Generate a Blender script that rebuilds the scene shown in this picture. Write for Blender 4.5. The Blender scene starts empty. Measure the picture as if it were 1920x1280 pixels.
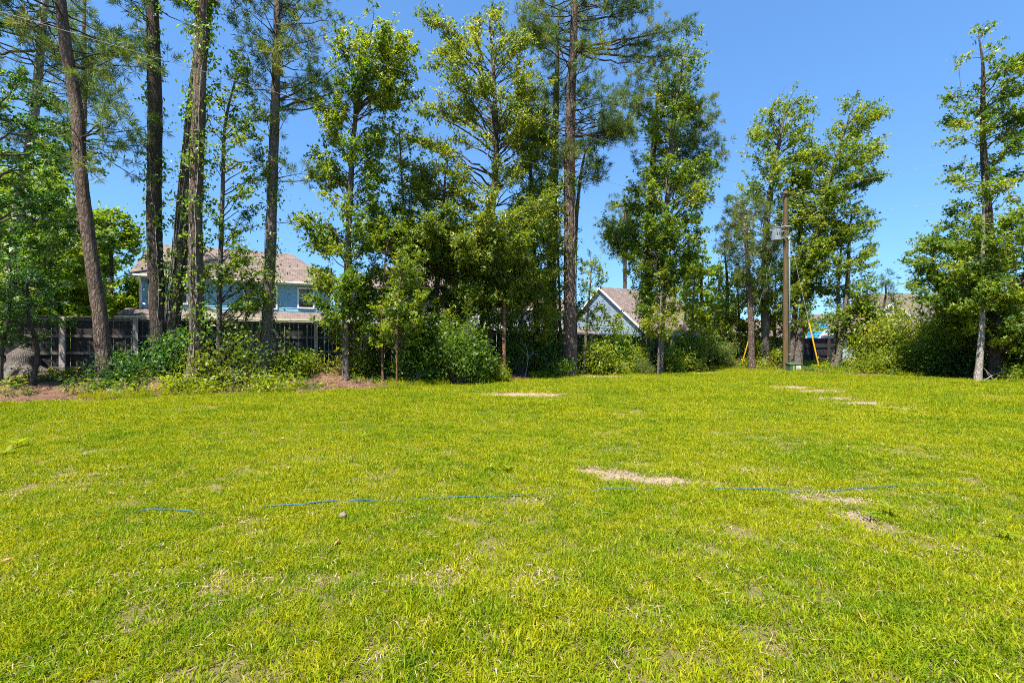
import bpy, math, random
import numpy as np
from mathutils import Vector

# ------------------------------------------------------------------ camera, sky, sun, exposure
SC = bpy.context.scene
C = SC.collection
FPX = 853.0            # focal length in photo pixels (1920 wide)
CAMZ = 1.6

cam = bpy.data.cameras.new('camera')
cam.sensor_width = 36.0
cam.lens = 36.0 * FPX / 1920.0
cam.clip_start = 0.05
cam.clip_end = 3000
camo = bpy.data.objects.new('camera', cam)
camo.location = (0, 0, CAMZ)
camo.rotation_euler = (math.radians(90), 0, 0)
C.objects.link(camo)
SC.camera = camo

SUN_EL = math.radians(61)
SUN_H = (-0.5, -0.866)                 # horizontal direction towards the sun (behind the camera, to its left)
world = bpy.data.worlds.new('World')
SC.world = world
world.use_nodes = True
wn = world.node_tree
bg = wn.nodes['Background']
sky = wn.nodes.new('ShaderNodeTexSky')
sky.sky_type = 'NISHITA'
sky.sun_disc = False
sky.sun_elevation = SUN_EL
sky.sun_rotation = math.atan2(SUN_H[0], SUN_H[1])
sky.air_density = 1.0
sky.dust_density = 0.0
sky.ozone_density = 3.0
gm = wn.nodes.new('ShaderNodeGamma')                 # the photograph's even, deep blue: the same everywhere in the sky
gm.inputs['Gamma'].default_value = 0.6
ti = wn.nodes.new('ShaderNodeMix')
ti.data_type = 'RGBA'
ti.blend_type = 'MULTIPLY'
ti.inputs[0].default_value = 1.0
ti.inputs[7].default_value = (0.45, 0.78, 1.2, 1)
wn.links.new(sky.outputs[0], gm.inputs['Color'])
wn.links.new(gm.outputs[0], ti.inputs[6])
wn.links.new(ti.outputs[2], bg.inputs['Color'])
bg.inputs['Strength'].default_value = 0.14

sl = bpy.data.lights.new('sun', 'SUN')
sl.energy = 5.0
sl.angle = math.radians(0.53)
sl.color = (1.0, 0.94, 0.84)
so = bpy.data.objects.new('sun', sl)
so.rotation_euler = Vector((-SUN_H[0] * math.cos(SUN_EL), -SUN_H[1] * math.cos(SUN_EL), -math.sin(SUN_EL))).to_track_quat('-Z', 'Y').to_euler()
C.objects.link(so)

SC.view_settings.view_transform = 'Standard'
SC.view_settings.look = 'None'
SC.view_settings.exposure = 1.45
SC.view_settings.gamma = 1.0
SC.view_settings.use_curve_mapping = False
SC.cycles.max_bounces = 5
SC.cycles.diffuse_bounces = 3
SC.cycles.glossy_bounces = 2
SC.cycles.transmission_bounces = 4
SC.cycles.transparent_max_bounces = 4
SC.cycles.caustics_reflective = False
SC.cycles.caustics_refractive = False
SC.cycles.use_adaptive_sampling = True
SC.cycles.adaptive_threshold = 0.03
SC.cycles.use_denoising = False
SC.cycles.sample_clamp_indirect = 6.0
SC.cycles.filter_width = 1.0

# ------------------------------------------------------------------ helpers
rng = np.random.default_rng(7)
random.seed(7)


def px(x, D):
    return (x - 960.0) / FPX * D


def pz(y, D):
    return CAMZ + (640.0 - y) / FPX * D


def tag(o, label=None, cat=None, group=None, kind=None):
    if label: o['label'] = label
    if cat: o['category'] = cat
    if group: o['group'] = group
    if kind: o['kind'] = kind
    return o


def empty(name, loc=(0, 0, 0), rz=0.0):
    o = bpy.data.objects.new(name, None)
    o.location = loc
    o.rotation_euler = (0, 0, rz)
    o.empty_display_size = 0.2
    C.objects.link(o)
    return o


def mesh_np(name, V, F, attrs=None, smooth=False):
    """V (n,3) float, F list of (m,k) int arrays."""
    me = bpy.data.meshes.new(name)
    V = np.ascontiguousarray(V, dtype=np.float32)
    Fs = [np.asarray(f, dtype=np.int32) for f in (F if isinstance(F, list) else [F]) if len(f)]
    me.vertices.add(len(V))
    me.vertices.foreach_set('co', V.ravel())
    loops = np.concatenate([f.ravel() for f in Fs])
    tot = np.concatenate([np.full(len(f), f.shape[1], np.int32) for f in Fs])
    start = np.concatenate([[0], np.cumsum(tot)[:-1]]).astype(np.int32)
    me.loops.add(len(loops))
    me.loops.foreach_set('vertex_index', loops)
    me.polygons.add(len(tot))
    me.polygons.foreach_set('loop_start', start)
    if smooth:
        me.polygons.foreach_set('use_smooth', np.ones(len(tot), dtype=bool))
    me.update(calc_edges=True)
    if attrs:
        for k, a in attrs.items():
            at = me.attributes.new(k, 'FLOAT', 'POINT')
            at.data.foreach_set('value', np.ascontiguousarray(a, dtype=np.float32))
    return me


def obj(name, me, mat=None, parent=None, loc=None):
    o = bpy.data.objects.new(name, me)
    if mat is not None and not me.materials:
        me.materials.append(mat)
    C.objects.link(o)
    if parent is not None:
        o.parent = parent
    if loc is not None:
        o.location = loc
    return o


class MB:
    """collects boxes, prisms and tubes into one mesh"""
    def __init__(self):
        self.v = []; self.f = []; self.n = 0

    def add(self, V, F):
        b = self.n
        self.v += [tuple(p) for p in V]
        self.f += [tuple(i + b for i in f) for f in F]
        self.n += len(V)

    def box(self, x0, x1, y0, y1, z0, z1):
        self.add([(x0, y0, z0), (x1, y0, z0), (x1, y1, z0), (x0, y1, z0), (x0, y0, z1), (x1, y0, z1), (x1, y1, z1), (x0, y1, z1)],
                 [(0, 3, 2, 1), (4, 5, 6, 7), (0, 1, 5, 4), (1, 2, 6, 5), (2, 3, 7, 6), (3, 0, 4, 7)])

    def quad(self, a, b, c, d):
        self.add([a, b, c, d], [(0, 1, 2, 3)])

    def slab(self, poly, thick):
        """thick plate under the polygon (list of 3d points, ccw from above)"""
        n = len(poly)
        top = [tuple(p) for p in poly]
        bot = [(p[0], p[1], p[2] - thick) for p in poly]
        F = [tuple(range(n)), tuple(range(2 * n - 1, n - 1, -1))]
        for i in range(n):
            j = (i + 1) % n
            F.append((i, i + n, j + n, j))
        self.add(top + bot, F)

    def tube(self, pts, radii, sides=8, cap=True):
        V, F = tube_np(np.array(pts, float), np.array(radii, float) if hasattr(radii, '__len__') else np.full(len(pts), radii), sides)
        self.add(V.tolist(), F.tolist())
        if cap:
            b = self.n - len(V)
            self.f.append(tuple(b + i for i in range(sides))[::-1])
            self.f.append(tuple(b + len(V) - sides + i for i in range(sides)))

    def mesh(self, name):
        me = bpy.data.meshes.new(name)
        me.from_pydata(self.v, [], self.f)
        me.update()
        return me

    def build(self, name, mat, parent=None, smooth=False):
        me = self.mesh(name)
        if smooth:
            me.polygons.foreach_set('use_smooth', np.ones(len(me.polygons), dtype=bool))
        return obj(name, me, mat, parent)


def tube_np(P, R, sides):
    n = len(P)
    T = np.gradient(P, axis=0)
    T /= np.linalg.norm(T, axis=1)[:, None] + 1e-9
    ref = np.where(np.abs(T[:, 2:3]) > 0.8, np.array([[0.0, 1.0, 0.0]]), np.array([[0.0, 0.0, 1.0]]))
    ref = np.repeat(ref[n // 2:n // 2 + 1], n, 0)
    A = np.cross(T, ref); A /= np.linalg.norm(A, axis=1)[:, None] + 1e-9
    B = np.cross(T, A)
    ang = np.arange(sides) / sides * 2 * math.pi
    V = P[:, None, :] + R[:, None, None] * (np.cos(ang)[None, :, None] * A[:, None, :] + np.sin(ang)[None, :, None] * B[:, None, :])
    i = np.arange(n - 1)[:, None] * sides
    k = np.arange(sides)[None, :]
    k2 = (k + 1) % sides
    F = np.stack([i + k, i + k2, i + sides + k2, i + sides + k], -1).reshape(-1, 4)
    return V.reshape(-1, 3), F


def vnoise2(x, y, seed=0):
    """smooth value noise in 2d, 0..1"""
    x = np.asarray(x, float); y = np.asarray(y, float)
    xi = np.floor(x).astype(np.int64); yi = np.floor(y).astype(np.int64)
    fx = x - xi; fy = y - yi
    fx = fx * fx * (3 - 2 * fx); fy = fy * fy * (3 - 2 * fy)

    def h(a, b):
        n = (a * 374761393 + b * 668265263 + seed * 1442695041) & 0xffffffff
        n = ((n ^ (n >> 13)) * 1274126177) & 0xffffffff
        return ((n ^ (n >> 16)) & 0xffff) / 65535.0
    return (h(xi, yi) * (1 - fx) + h(xi + 1, yi) * fx) * (1 - fy) + (h(xi, yi + 1) * (1 - fx) + h(xi + 1, yi + 1) * fx) * fy


def fbm2(x, y, seed=0, oct=4):
    s = 0; a = 0.5; t = 0
    for o in range(oct):
        s = s + a * vnoise2(x * 2 ** o, y * 2 ** o, seed + o); t += a; a *= 0.5
    return s / t


def smooth(a, b, x):
    t = np.clip((np.asarray(x, float) - a) / (b - a), 0, 1)
    return t * t * (3 - 2 * t)


# ------------------------------------------------------------------ terrain
FA = np.array([-14.0, 15.3]); FB = np.array([21.7, 32.5])
FD = (FB - FA) / np.linalg.norm(FB - FA)
FN = np.array([FD[1], -FD[0]])              # from the fence towards the lawn


def fence_uv(x, y):
    dx = np.asarray(x, float) - FA[0]; dy = np.asarray(y, float) - FA[1]
    return dx * FD[0] + dy * FD[1], dx * FN[0] + dy * FN[1]


EDGE = [(-40, 9.0), (-26, 9.6), (-18.0, 11.0), (-13.1, 11.67), (-11.05, 12.4), (-9.44, 13.5), (-7.2, 13.9), (-5.5, 14.7), (-4.05, 15.7), (-1.95, 16.6),
        (0.9, 19.3), (3.4, 21), (6.2, 22), (9.6, 24.2), (12.0, 25.8), (13.4, 25.4), (14.6, 23.6), (15.5, 21.9), (16.7, 21), (18.5, 20), (19, 18.4), (19.3, 17), (21, 14), (24, 10), (30, 4), (40, -4)]
EX = np.array([e[0] for e in EDGE], float); EY = np.array([e[1] for e in EDGE], float)


def lawn_d(x, y):
    """signed distance-like value: > 0 on the lawn"""
    x = np.asarray(x, float); y = np.asarray(y, float)
    e = np.interp(x, EX, EY)
    wob = (fbm2(x * 0.9, y * 0.9, 21, 3) - 0.5) * 0.9
    return e - y + wob


def ground_h(x, y):
    u, v = fence_uv(x, y)
    rise = np.interp(u, [-30, 0, 6.4, 9, 15.5, 25, 31], [0.57, 0.57, 0.55, 0.51, 0.29, 0.05, 0.0])
    h = rise * smooth(3.7, 0.3, v)
    h = h + (fbm2(np.asarray(x) * 0.25, np.asarray(y) * 0.25, 3, 2) - 0.5) * 0.05
    return h


def gh(x, y):
    return float(ground_h(np.array([x]), np.array([y]))[0])


def pix_ground(X, Y):
    """ground point seen at a photo pixel"""
    D = 3.0
    while D < 80:
        if pz(Y, D) <= gh(px(X, D), D):
            break
        D += 0.02 if D < 12 else 0.05
    return px(X, D), D


# ------------------------------------------------------------------ materials
def newmat(name):
    m = bpy.data.materials.new(name)
    m.use_nodes = True
    nt = m.node_tree
    return m, nt, nt.nodes['Principled BSDF'], nt.nodes['Material Output']


def N(nt, t, **kw):
    n = nt.nodes.new(t)
    for k, v in kw.items():
        if k in n.inputs.keys():
            n.inputs[k].default_value = v
        else:
            setattr(n, k, v)
    return n


def ramp(nt, fac, stops):
    r = nt.nodes.new('ShaderNodeValToRGB')
    e = r.color_ramp.elements
    while len(e) < len(stops):
        e.new(0.5)
    for el, (p, c) in zip(e, stops):
        el.position = p
        el.color = (c[0], c[1], c[2], 1)
    nt.links.new(fac, r.inputs['Fac'])
    return r.outputs['Color']


def plain(name, col, rough=0.7, noise=0.12, scale=8.0, bump=0.0, metal=0.0, spec=0.3):
    m, nt, b, out = newmat(name)
    tc = N(nt, 'ShaderNodeTexCoord')
    nz = N(nt, 'ShaderNodeTexNoise', Scale=scale, Detail=6.0)
    nt.links.new(tc.outputs['Object'], nz.inputs['Vector'])
    lo = [c * (1 - noise * 1.6) for c in col]; hi = [min(1, c * (1 + noise)) for c in col]
    nt.links.new(ramp(nt, nz.outputs['Fac'], [(0.3, lo), (0.7, hi)]), b.inputs['Base Color'])
    b.inputs['Roughness'].default_value = rough
    b.inputs['Metallic'].default_value = metal
    b.inputs['Specular IOR Level'].default_value = spec
    if bump:
        bp = N(nt, 'ShaderNodeBump', Strength=bump, Distance=0.01)
        nt.links.new(nz.outputs['Fac'], bp.inputs['Height'])
        nt.links.new(bp.outputs[0], b.inputs['Normal'])
    return m


def leafmat(name, dark, mid, light, trans=0.38, rough=0.42, spec=0.5, tcol=None):
    m, nt, b, out = newmat(name)
    at = N(nt, 'ShaderNodeAttribute', attribute_name='var')
    col = ramp(nt, at.outputs['Fac'], [(0.0, dark), (0.5, mid), (1.0, light)])
    nt.links.new(col, b.inputs['Base Color'])
    b.inputs['Roughness'].default_value = rough
    b.inputs['Specular IOR Level'].default_value = spec
    tr = N(nt, 'ShaderNodeBsdfTranslucent')
    mx = N(nt, 'ShaderNodeMix', data_type='RGBA', blend_type='MULTIPLY')
    mx.inputs[0].default_value = 1.0
    nt.links.new(col, mx.inputs[6])
    mx.inputs[7].default_value = (*(tcol or (2.2, 1.9, 0.5)), 1)
    nt.links.new(mx.outputs[2], tr.inputs['Color'])
    ms = N(nt, 'ShaderNodeMixShader')
    ms.inputs[0].default_value = trans
    nt.links.new(b.outputs[0], ms.inputs[1])
    nt.links.new(tr.outputs[0], ms.inputs[2])
    nt.links.new(ms.outputs[0], out.inputs['Surface'])
    return m


def barkmat(name, dark, light, sx=9.0, sz=2.2, bump=0.9, tint=None):
    m, nt, b, out = newmat(name)
    tc = N(nt, 'ShaderNodeTexCoord')
    mp = N(nt, 'ShaderNodeMapping')
    mp.inputs['Scale'].default_value = (sx, sx, sz)
    nt.links.new(tc.outputs['Object'], mp.inputs['Vector'])
    nz = N(nt, 'ShaderNodeTexNoise', Scale=1.6, Detail=4.0)
    nt.links.new(mp.outputs[0], nz.inputs['Vector'])
    ad = N(nt, 'ShaderNodeVectorMath', operation='MULTIPLY_ADD')
    ad.inputs[1].default_value = (0.9, 0.9, 0.9)
    nt.links.new(nz.outputs['Color'], ad.inputs[0]); nt.links.new(mp.outputs[0], ad.inputs[2])
    vo = N(nt, 'ShaderNodeTexVoronoi', Scale=1.5, feature='DISTANCE_TO_EDGE')
    nt.links.new(ad.outputs[0], vo.inputs['Vector'])
    n2 = N(nt, 'ShaderNodeTexNoise', Scale=14.0, Detail=6.0, Roughness=0.7)
    nt.links.new(mp.outputs[0], n2.inputs['Vector'])
    mm = N(nt, 'ShaderNodeMath', operation='MULTIPLY_ADD')
    mm.inputs[1].default_value = 2.0
    nt.links.new(vo.outputs['Distance'], mm.inputs[0])
    sc = N(nt, 'ShaderNodeMath', operation='MULTIPLY'); sc.inputs[1].default_value = 0.55
    nt.links.new(n2.outputs['Fac'], sc.inputs[0]); nt.links.new(sc.outputs[0], mm.inputs[2])
    mid = [(a + c) / 2 for a, c in zip(dark, light)]
    col = ramp(nt, mm.outputs[0], [(0.18, dark), (0.45, mid), (0.95, light)])
    n3 = N(nt, 'ShaderNodeTexNoise', Scale=0.9, Detail=3.0)
    nt.links.new(tc.outputs['Object'], n3.inputs['Vector'])
    mx = N(nt, 'ShaderNodeMix', data_type='RGBA', blend_type='MIX')
    nt.links.new(ramp(nt, n3.outputs['Fac'], [(0.45, (0, 0, 0)), (0.75, (0.6, 0.6, 0.6))]), mx.inputs[0])
    nt.links.new(col, mx.inputs[6])
    mx.inputs[7].default_value = (*(tint or [l * 0.9 for l in light]), 1)
    nt.links.new(mx.outputs[2], b.inputs['Base Color'])
    b.inputs['Roughness'].default_value = 0.9
    b.inputs['Specular IOR Level'].default_value = 0.15
    bp = N(nt, 'ShaderNodeBump', Strength=bump, Distance=0.05)
    nt.links.new(mm.outputs[0], bp.inputs['Height'])
    nt.links.new(bp.outputs[0], b.inputs['Normal'])
    return m


M = {}
M['sweetgum'] = leafmat('sweetgum_leaf', (0.06, 0.13, 0.012), (0.13, 0.22, 0.014), (0.27, 0.325, 0.02), 0.54)
M['oak'] = leafmat('oak_leaf', (0.055, 0.105, 0.012), (0.125, 0.185, 0.016), (0.215, 0.25, 0.02), 0.5)
M['broad'] = leafmat('broad_leaf', (0.05, 0.12, 0.014), (0.105, 0.2, 0.016), (0.21, 0.285, 0.02), 0.54)
M['bright'] = leafmat('bright_leaf', (0.1, 0.165, 0.01), (0.18, 0.245, 0.012), (0.3, 0.32, 0.018), 0.54)
M['deep'] = leafmat('deep_leaf', (0.028, 0.095, 0.024), (0.06, 0.155, 0.028), (0.135, 0.225, 0.026), 0.52)
M['needle'] = leafmat('pine_needle', (0.04, 0.088, 0.022), (0.085, 0.145, 0.026), (0.185, 0.205, 0.04), 0.4, 0.5, 0.35, (1.5, 1.5, 0.7))
M['farleaf'] = leafmat('far_leaf', (0.075, 0.145, 0.014), (0.13, 0.215, 0.018), (0.215, 0.28, 0.024), 0.5, 0.6, 0.25)
M['weed'] = leafmat('weed_leaf', (0.12, 0.20, 0.012), (0.20, 0.27, 0.014), (0.28, 0.32, 0.016), 0.45)
M['pine_bark'] = barkmat('pine_bark', (0.030, 0.020, 0.015), (0.20, 0.145, 0.115), 8.0, 2.4, 1.0, (0.22, 0.155, 0.12))
M['grey_bark'] = barkmat('grey_bark', (0.045, 0.036, 0.03), (0.215, 0.18, 0.155), 14.0, 3.0, 0.8, (0.2, 0.185, 0.17))
M['dark_bark'] = barkmat('dark_bark', (0.020, 0.016, 0.013), (0.115, 0.092, 0.075), 12.0, 2.6, 0.9)
M['pale_bark'] = barkmat('pale_bark', (0.10, 0.085, 0.075), (0.40, 0.35, 0.31), 14.0, 4.0, 0.5, (0.36, 0.33, 0.29))
M['brown_bark'] = barkmat('brown_bark', (0.06, 0.03, 0.018), (0.26, 0.135, 0.08), 14.0, 3.0, 0.6, (0.22, 0.12, 0.075))
M['twig'] = plain('twig_bark', (0.085, 0.066, 0.052), 0.9, 0.3, 20, 0.0)
M['dead_twig'] = plain('dead_twig', (0.26, 0.22, 0.19), 0.9, 0.3, 20)
M['white_paint'] = plain('white_paint', (0.72, 0.71, 0.68), 0.55, 0.05, 3)
M['cream_paint'] = plain('cream_paint', (0.56, 0.53, 0.38), 0.6, 0.06, 3)
M['sage_paint'] = plain('sage_paint', (0.24, 0.30, 0.27), 0.6, 0.06, 3)
M['blue_siding'] = plain('blue_siding', (0.19, 0.41, 0.56), 0.6, 0.07, 2.5)
M['greyblue_siding'] = plain('greyblue_siding', (0.19, 0.255, 0.335), 0.6, 0.05, 2.5)
M['white_siding'] = plain('white_siding', (0.44, 0.45, 0.52), 0.6, 0.05, 2.5)
M['vivid_siding'] = plain('vivid_blue_siding', (0.035, 0.27, 0.52), 0.6, 0.06, 2.5)
M['dark_void'] = plain('dark_room', (0.02, 0.022, 0.026), 0.8, 0.1, 3)


def shingle_mat(name, a, b_, c):
    m, nt, b, out = newmat(name)
    tc = N(nt, 'ShaderNodeTexCoord')
    mp = N(nt, 'ShaderNodeMapping')
    nt.links.new(tc.outputs['UV'], mp.inputs['Vector'])
    br = N(nt, 'ShaderNodeTexBrick', Scale=1.0)
    br.inputs['Color1'].default_value = (*a, 1); br.inputs['Color2'].default_value = (*b_, 1)
    br.inputs['Mortar'].default_value = (*[x * 0.45 for x in a], 1)
    br.inputs['Mortar Size'].default_value = 0.012
    br.inputs['Mortar Smooth'].default_value = 0.4
    br.inputs['Brick Width'].default_value = 0.32
    br.inputs['Row Height'].default_value = 0.16
    nt.links.new(mp.outputs[0], br.inputs['Vector'])
    nz = N(nt, 'ShaderNodeTexNoise', Scale=1.3, Detail=5.0)
    nt.links.new(mp.outputs[0], nz.inputs['Vector'])
    n2 = N(nt, 'ShaderNodeTexNoise', Scale=30.0, Detail=3.0)
    nt.links.new(mp.outputs[0], n2.inputs['Vector'])
    mx = N(nt, 'ShaderNodeMix', data_type='RGBA', blend_type='MIX')
    nt.links.new(ramp(nt, n2.outputs['Fac'], [(0.4, (0, 0, 0)), (0.65, (0.7, 0.7, 0.7))]), mx.inputs[0])
    nt.links.new(br.outputs['Color'], mx.inputs[6]); mx.inputs[7].default_value = (*c, 1)
    m2 = N(nt, 'ShaderNodeMix', data_type='RGBA', blend_type='MULTIPLY')
    m2.inputs[0].default_value = 0.5
    nt.links.new(mx.outputs[2], m2.inputs[6])
    nt.links.new(ramp(nt, nz.outputs['Fac'], [(0.3, (0.7, 0.7, 0.7)), (0.7, (1.15, 1.15, 1.15))]), m2.inputs[7])
    nt.links.new(m2.outputs[2], b.inputs['Base Color'])
    b.inputs['Roughness'].default_value = 0.92
    b.inputs['Specular IOR Level'].default_value = 0.15
    bp = N(nt, 'ShaderNodeBump', Strength=0.6, Distance=0.02)
    nt.links.new(br.outputs['Fac'], bp.inputs['Height']); bp.invert = True
    nt.links.new(bp.outputs[0], b.inputs['Normal'])
    return m


M['tan_roof'] = shingle_mat('tan_shingles', (0.15, 0.115, 0.10), (0.27, 0.205, 0.175), (0.095, 0.075, 0.066))
M['brown_roof'] = shingle_mat('brown_shingles', (0.12, 0.095, 0.09), (0.20, 0.16, 0.15), (0.08, 0.068, 0.066))


def glass_mat():
    m, nt, b, out = newmat('window_glass')
    tc = N(nt, 'ShaderNodeTexCoord')
    nz = N(nt, 'ShaderNodeTexNoise', Scale=1.4, Detail=2.0)
    nt.links.new(tc.outputs['Object'], nz.inputs['Vector'])
    nt.links.new(ramp(nt, nz.outputs['Fac'], [(0.35, (0.02, 0.028, 0.034)), (0.7, (0.07, 0.08, 0.09))]), b.inputs['Base Color'])
    b.inputs['Roughness'].default_value = 0.06
    b.inputs['Specular IOR Level'].default_value = 0.8
    return m


M['glass'] = glass_mat()


def wood_mat(name, dark, light, vertical=True):
    m, nt, b, out = newmat(name)
    tc = N(nt, 'ShaderNodeTexCoord')
    oi = N(nt, 'ShaderNodeObjectInfo')
    mp = N(nt, 'ShaderNodeMapping')
    mp.inputs['Scale'].default_value = (30, 30, 1.6) if vertical else (1.6, 30, 30)
    nt.links.new(tc.outputs['Object'], mp.inputs['Vector'])
    mu = N(nt, 'ShaderNodeVectorMath', operation='SCALE'); mu.inputs['Scale'].default_value = 37.0
    cx = N(nt, 'ShaderNodeCombineXYZ')
    for i in range(3):
        nt.links.new(oi.outputs['Random'], cx.inputs[i])
    nt.links.new(cx.outputs[0], mu.inputs[0])
    nt.links.new(mu.outputs[0], mp.inputs['Location'])
    nz = N(nt, 'ShaderNodeTexNoise', Scale=1.0, Detail=6.0, Roughness=0.65)
    nt.links.new(mp.outputs[0], nz.inputs['Vector'])
    col = ramp(nt, nz.outputs['Fac'], [(0.3, dark), (0.7, light)])
    mx = N(nt, 'ShaderNodeMix', data_type='RGBA', blend_type='MULTIPLY')
    mx.inputs[0].default_value = 1.0
    nt.links.new(col, mx.inputs[6])
    nt.links.new(ramp(nt, oi.outputs['Random'], [(0, (0.78, 0.76, 0.74)), (1, (1.1, 1.08, 1.05))]), mx.inputs[7])
    nt.links.new(mx.outputs[2], b.inputs['Base Color'])
    b.inputs['Roughness'].default_value = 0.85
    b.inputs['Specular IOR Level'].default_value = 0.2
    bp = N(nt, 'ShaderNodeBump', Strength=0.35, Distance=0.006)
    nt.links.new(nz.outputs['Fac'], bp.inputs['Height'])
    nt.links.new(bp.outputs[0], b.inputs['Normal'])
    return m


M['fence_board'] = wood_mat('dark_fence_board', (0.020, 0.018, 0.019), (0.052, 0.045, 0.045))  # almost black boards; right-end posts and rails and the timber share it
M['fence_post'] = wood_mat('weathered_fence_post', (0.27, 0.235, 0.22), (0.44, 0.385, 0.365))
M['fence_rail'] = wood_mat('weathered_fence_rail', (0.10, 0.088, 0.083), (0.19, 0.165, 0.155), False)
M['pole_wood'] = wood_mat('treated_pole_wood', (0.055, 0.036, 0.018), (0.140, 0.094, 0.048))
M['galv'] = plain('galvanised_steel', (0.34, 0.37, 0.40), 0.5, 0.12, 14, 0, 0.3)
M['can'] = plain('transformer_grey_paint', (0.19, 0.22, 0.25), 0.45, 0.06, 6)
M['conduit'] = plain('grey_conduit', (0.28, 0.36, 0.40), 0.45, 0.06, 6)
M['porcelain'] = plain('porcelain_insulator', (0.16, 0.17, 0.22), 0.25, 0.05, 10)
M['black_iron'] = plain('black_iron', (0.015, 0.015, 0.016), 0.6, 0.2, 10)
M['wire'] = plain('aluminium_wire', (0.26, 0.25, 0.235), 0.5, 0.1, 4)
M['yellow'] = plain('yellow_guard_plastic', (0.50, 0.29, 0.010), 0.45, 0.1, 6)
M['ped_green'] = plain('pedestal_green', (0.05, 0.10, 0.05), 0.5, 0.12, 8)
M['sticker'] = plain('white_sticker', (0.62, 0.64, 0.60), 0.5, 0.05, 20)
M['print'] = plain('grey_print', (0.16, 0.18, 0.16), 0.6, 0.05, 20)
M['rope'] = plain('blue_rope', (0.010, 0.085, 0.165), 0.5, 0.25, 60, 0.5)
M['stone'] = plain('fieldstone', (0.20, 0.15, 0.125), 0.85, 0.2, 30, 0.6)
M['dryleaf'] = plain('dry_leaf', (0.40, 0.20, 0.10), 0.8, 0.3, 30)


def ground_mat():
    m, nt, b, out = newmat('soil_and_thatch')
    ge = N(nt, 'ShaderNodeNewGeometry')
    at = N(nt, 'ShaderNodeAttribute', attribute_name='bare')
    n1 = N(nt, 'ShaderNodeTexNoise', Scale=85.0, Detail=6.0, Roughness=0.85)
    n2 = N(nt, 'ShaderNodeTexNoise', Scale=3.0, Detail=5.0)
    nt.links.new(ge.outputs['Position'], n1.inputs['Vector']); nt.links.new(ge.outputs['Position'], n2.inputs['Vector'])
    thatch = ramp(nt, n1.outputs['Fac'], [(0.34, (0.040, 0.042, 0.010)), (0.5, (0.17, 0.145, 0.050)), (0.66, (0.42, 0.31, 0.19))])
    bare = ramp(nt, n1.outputs['Fac'], [(0.28, (0.17, 0.115, 0.08)), (0.5, (0.40, 0.29, 0.215)), (0.72, (0.58, 0.45, 0.35))])
    mx = N(nt, 'ShaderNodeMix', data_type='RGBA', blend_type='MIX')
    nt.links.new(at.outputs['Fac'], mx.inputs[0]); nt.links.new(thatch, mx.inputs[6]); nt.links.new(bare, mx.inputs[7])
    m2 = N(nt, 'ShaderNodeMix', data_type='RGBA', blend_type='MIX')
    nt.links.new(ramp(nt, n2.outputs['Fac'], [(0.4, (0, 0, 0)), (0.7, (0.45, 0.45, 0.45))]), m2.inputs[0])
    nt.links.new(mx.outputs[2], m2.inputs[6]); m2.inputs[7].default_value = (0.12, 0.13, 0.035, 1)
    nt.links.new(m2.outputs[2], b.inputs['Base Color'])
    b.inputs['Roughness'].default_value = 0.95
    b.inputs['Specular IOR Level'].default_value = 0.1
    bp = N(nt, 'ShaderNodeBump', Strength=0.8, Distance=0.02)
    nt.links.new(n1.outputs['Fac'], bp.inputs['Height']); nt.links.new(bp.outputs[0], b.inputs['Normal'])
    return m


def bed_mat():
    m, nt, b, out = newmat('pine_straw')
    ge = N(nt, 'ShaderNodeNewGeometry')
    n1 = N(nt, 'ShaderNodeTexNoise', Scale=45.0, Detail=6.0, Roughness=0.8)
    n2 = N(nt, 'ShaderNodeTexNoise', Scale=1.4, Detail=5.0)
    nt.links.new(ge.outputs['Position'], n1.inputs['Vector']); nt.links.new(ge.outputs['Position'], n2.inputs['Vector'])
    c1 = ramp(nt, n1.outputs['Fac'], [(0.28, (0.055, 0.033, 0.022)), (0.5, (0.17, 0.105, 0.070)), (0.72, (0.36, 0.25, 0.18))])
    m2 = N(nt, 'ShaderNodeMix', data_type='RGBA', blend_type='MULTIPLY'); m2.inputs[0].default_value = 1.0
    nt.links.new(c1, m2.inputs[6])
    nt.links.new(ramp(nt, n2.outputs['Fac'], [(0.35, (0.65, 0.62, 0.6)), (0.65, (1.15, 1.05, 1.0))]), m2.inputs[7])
    nt.links.new(m2.outputs[2], b.inputs['Base Color'])
    b.inputs['Roughness'].default_value = 0.95
    b.inputs['Specular IOR Level'].default_value = 0.1
    bp = N(nt, 'ShaderNodeBump', Strength=1.0, Distance=0.03)
    nt.links.new(n1.outputs['Fac'], bp.inputs['Height']); nt.links.new(bp.outputs[0], b.inputs['Normal'])
    return m


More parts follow.
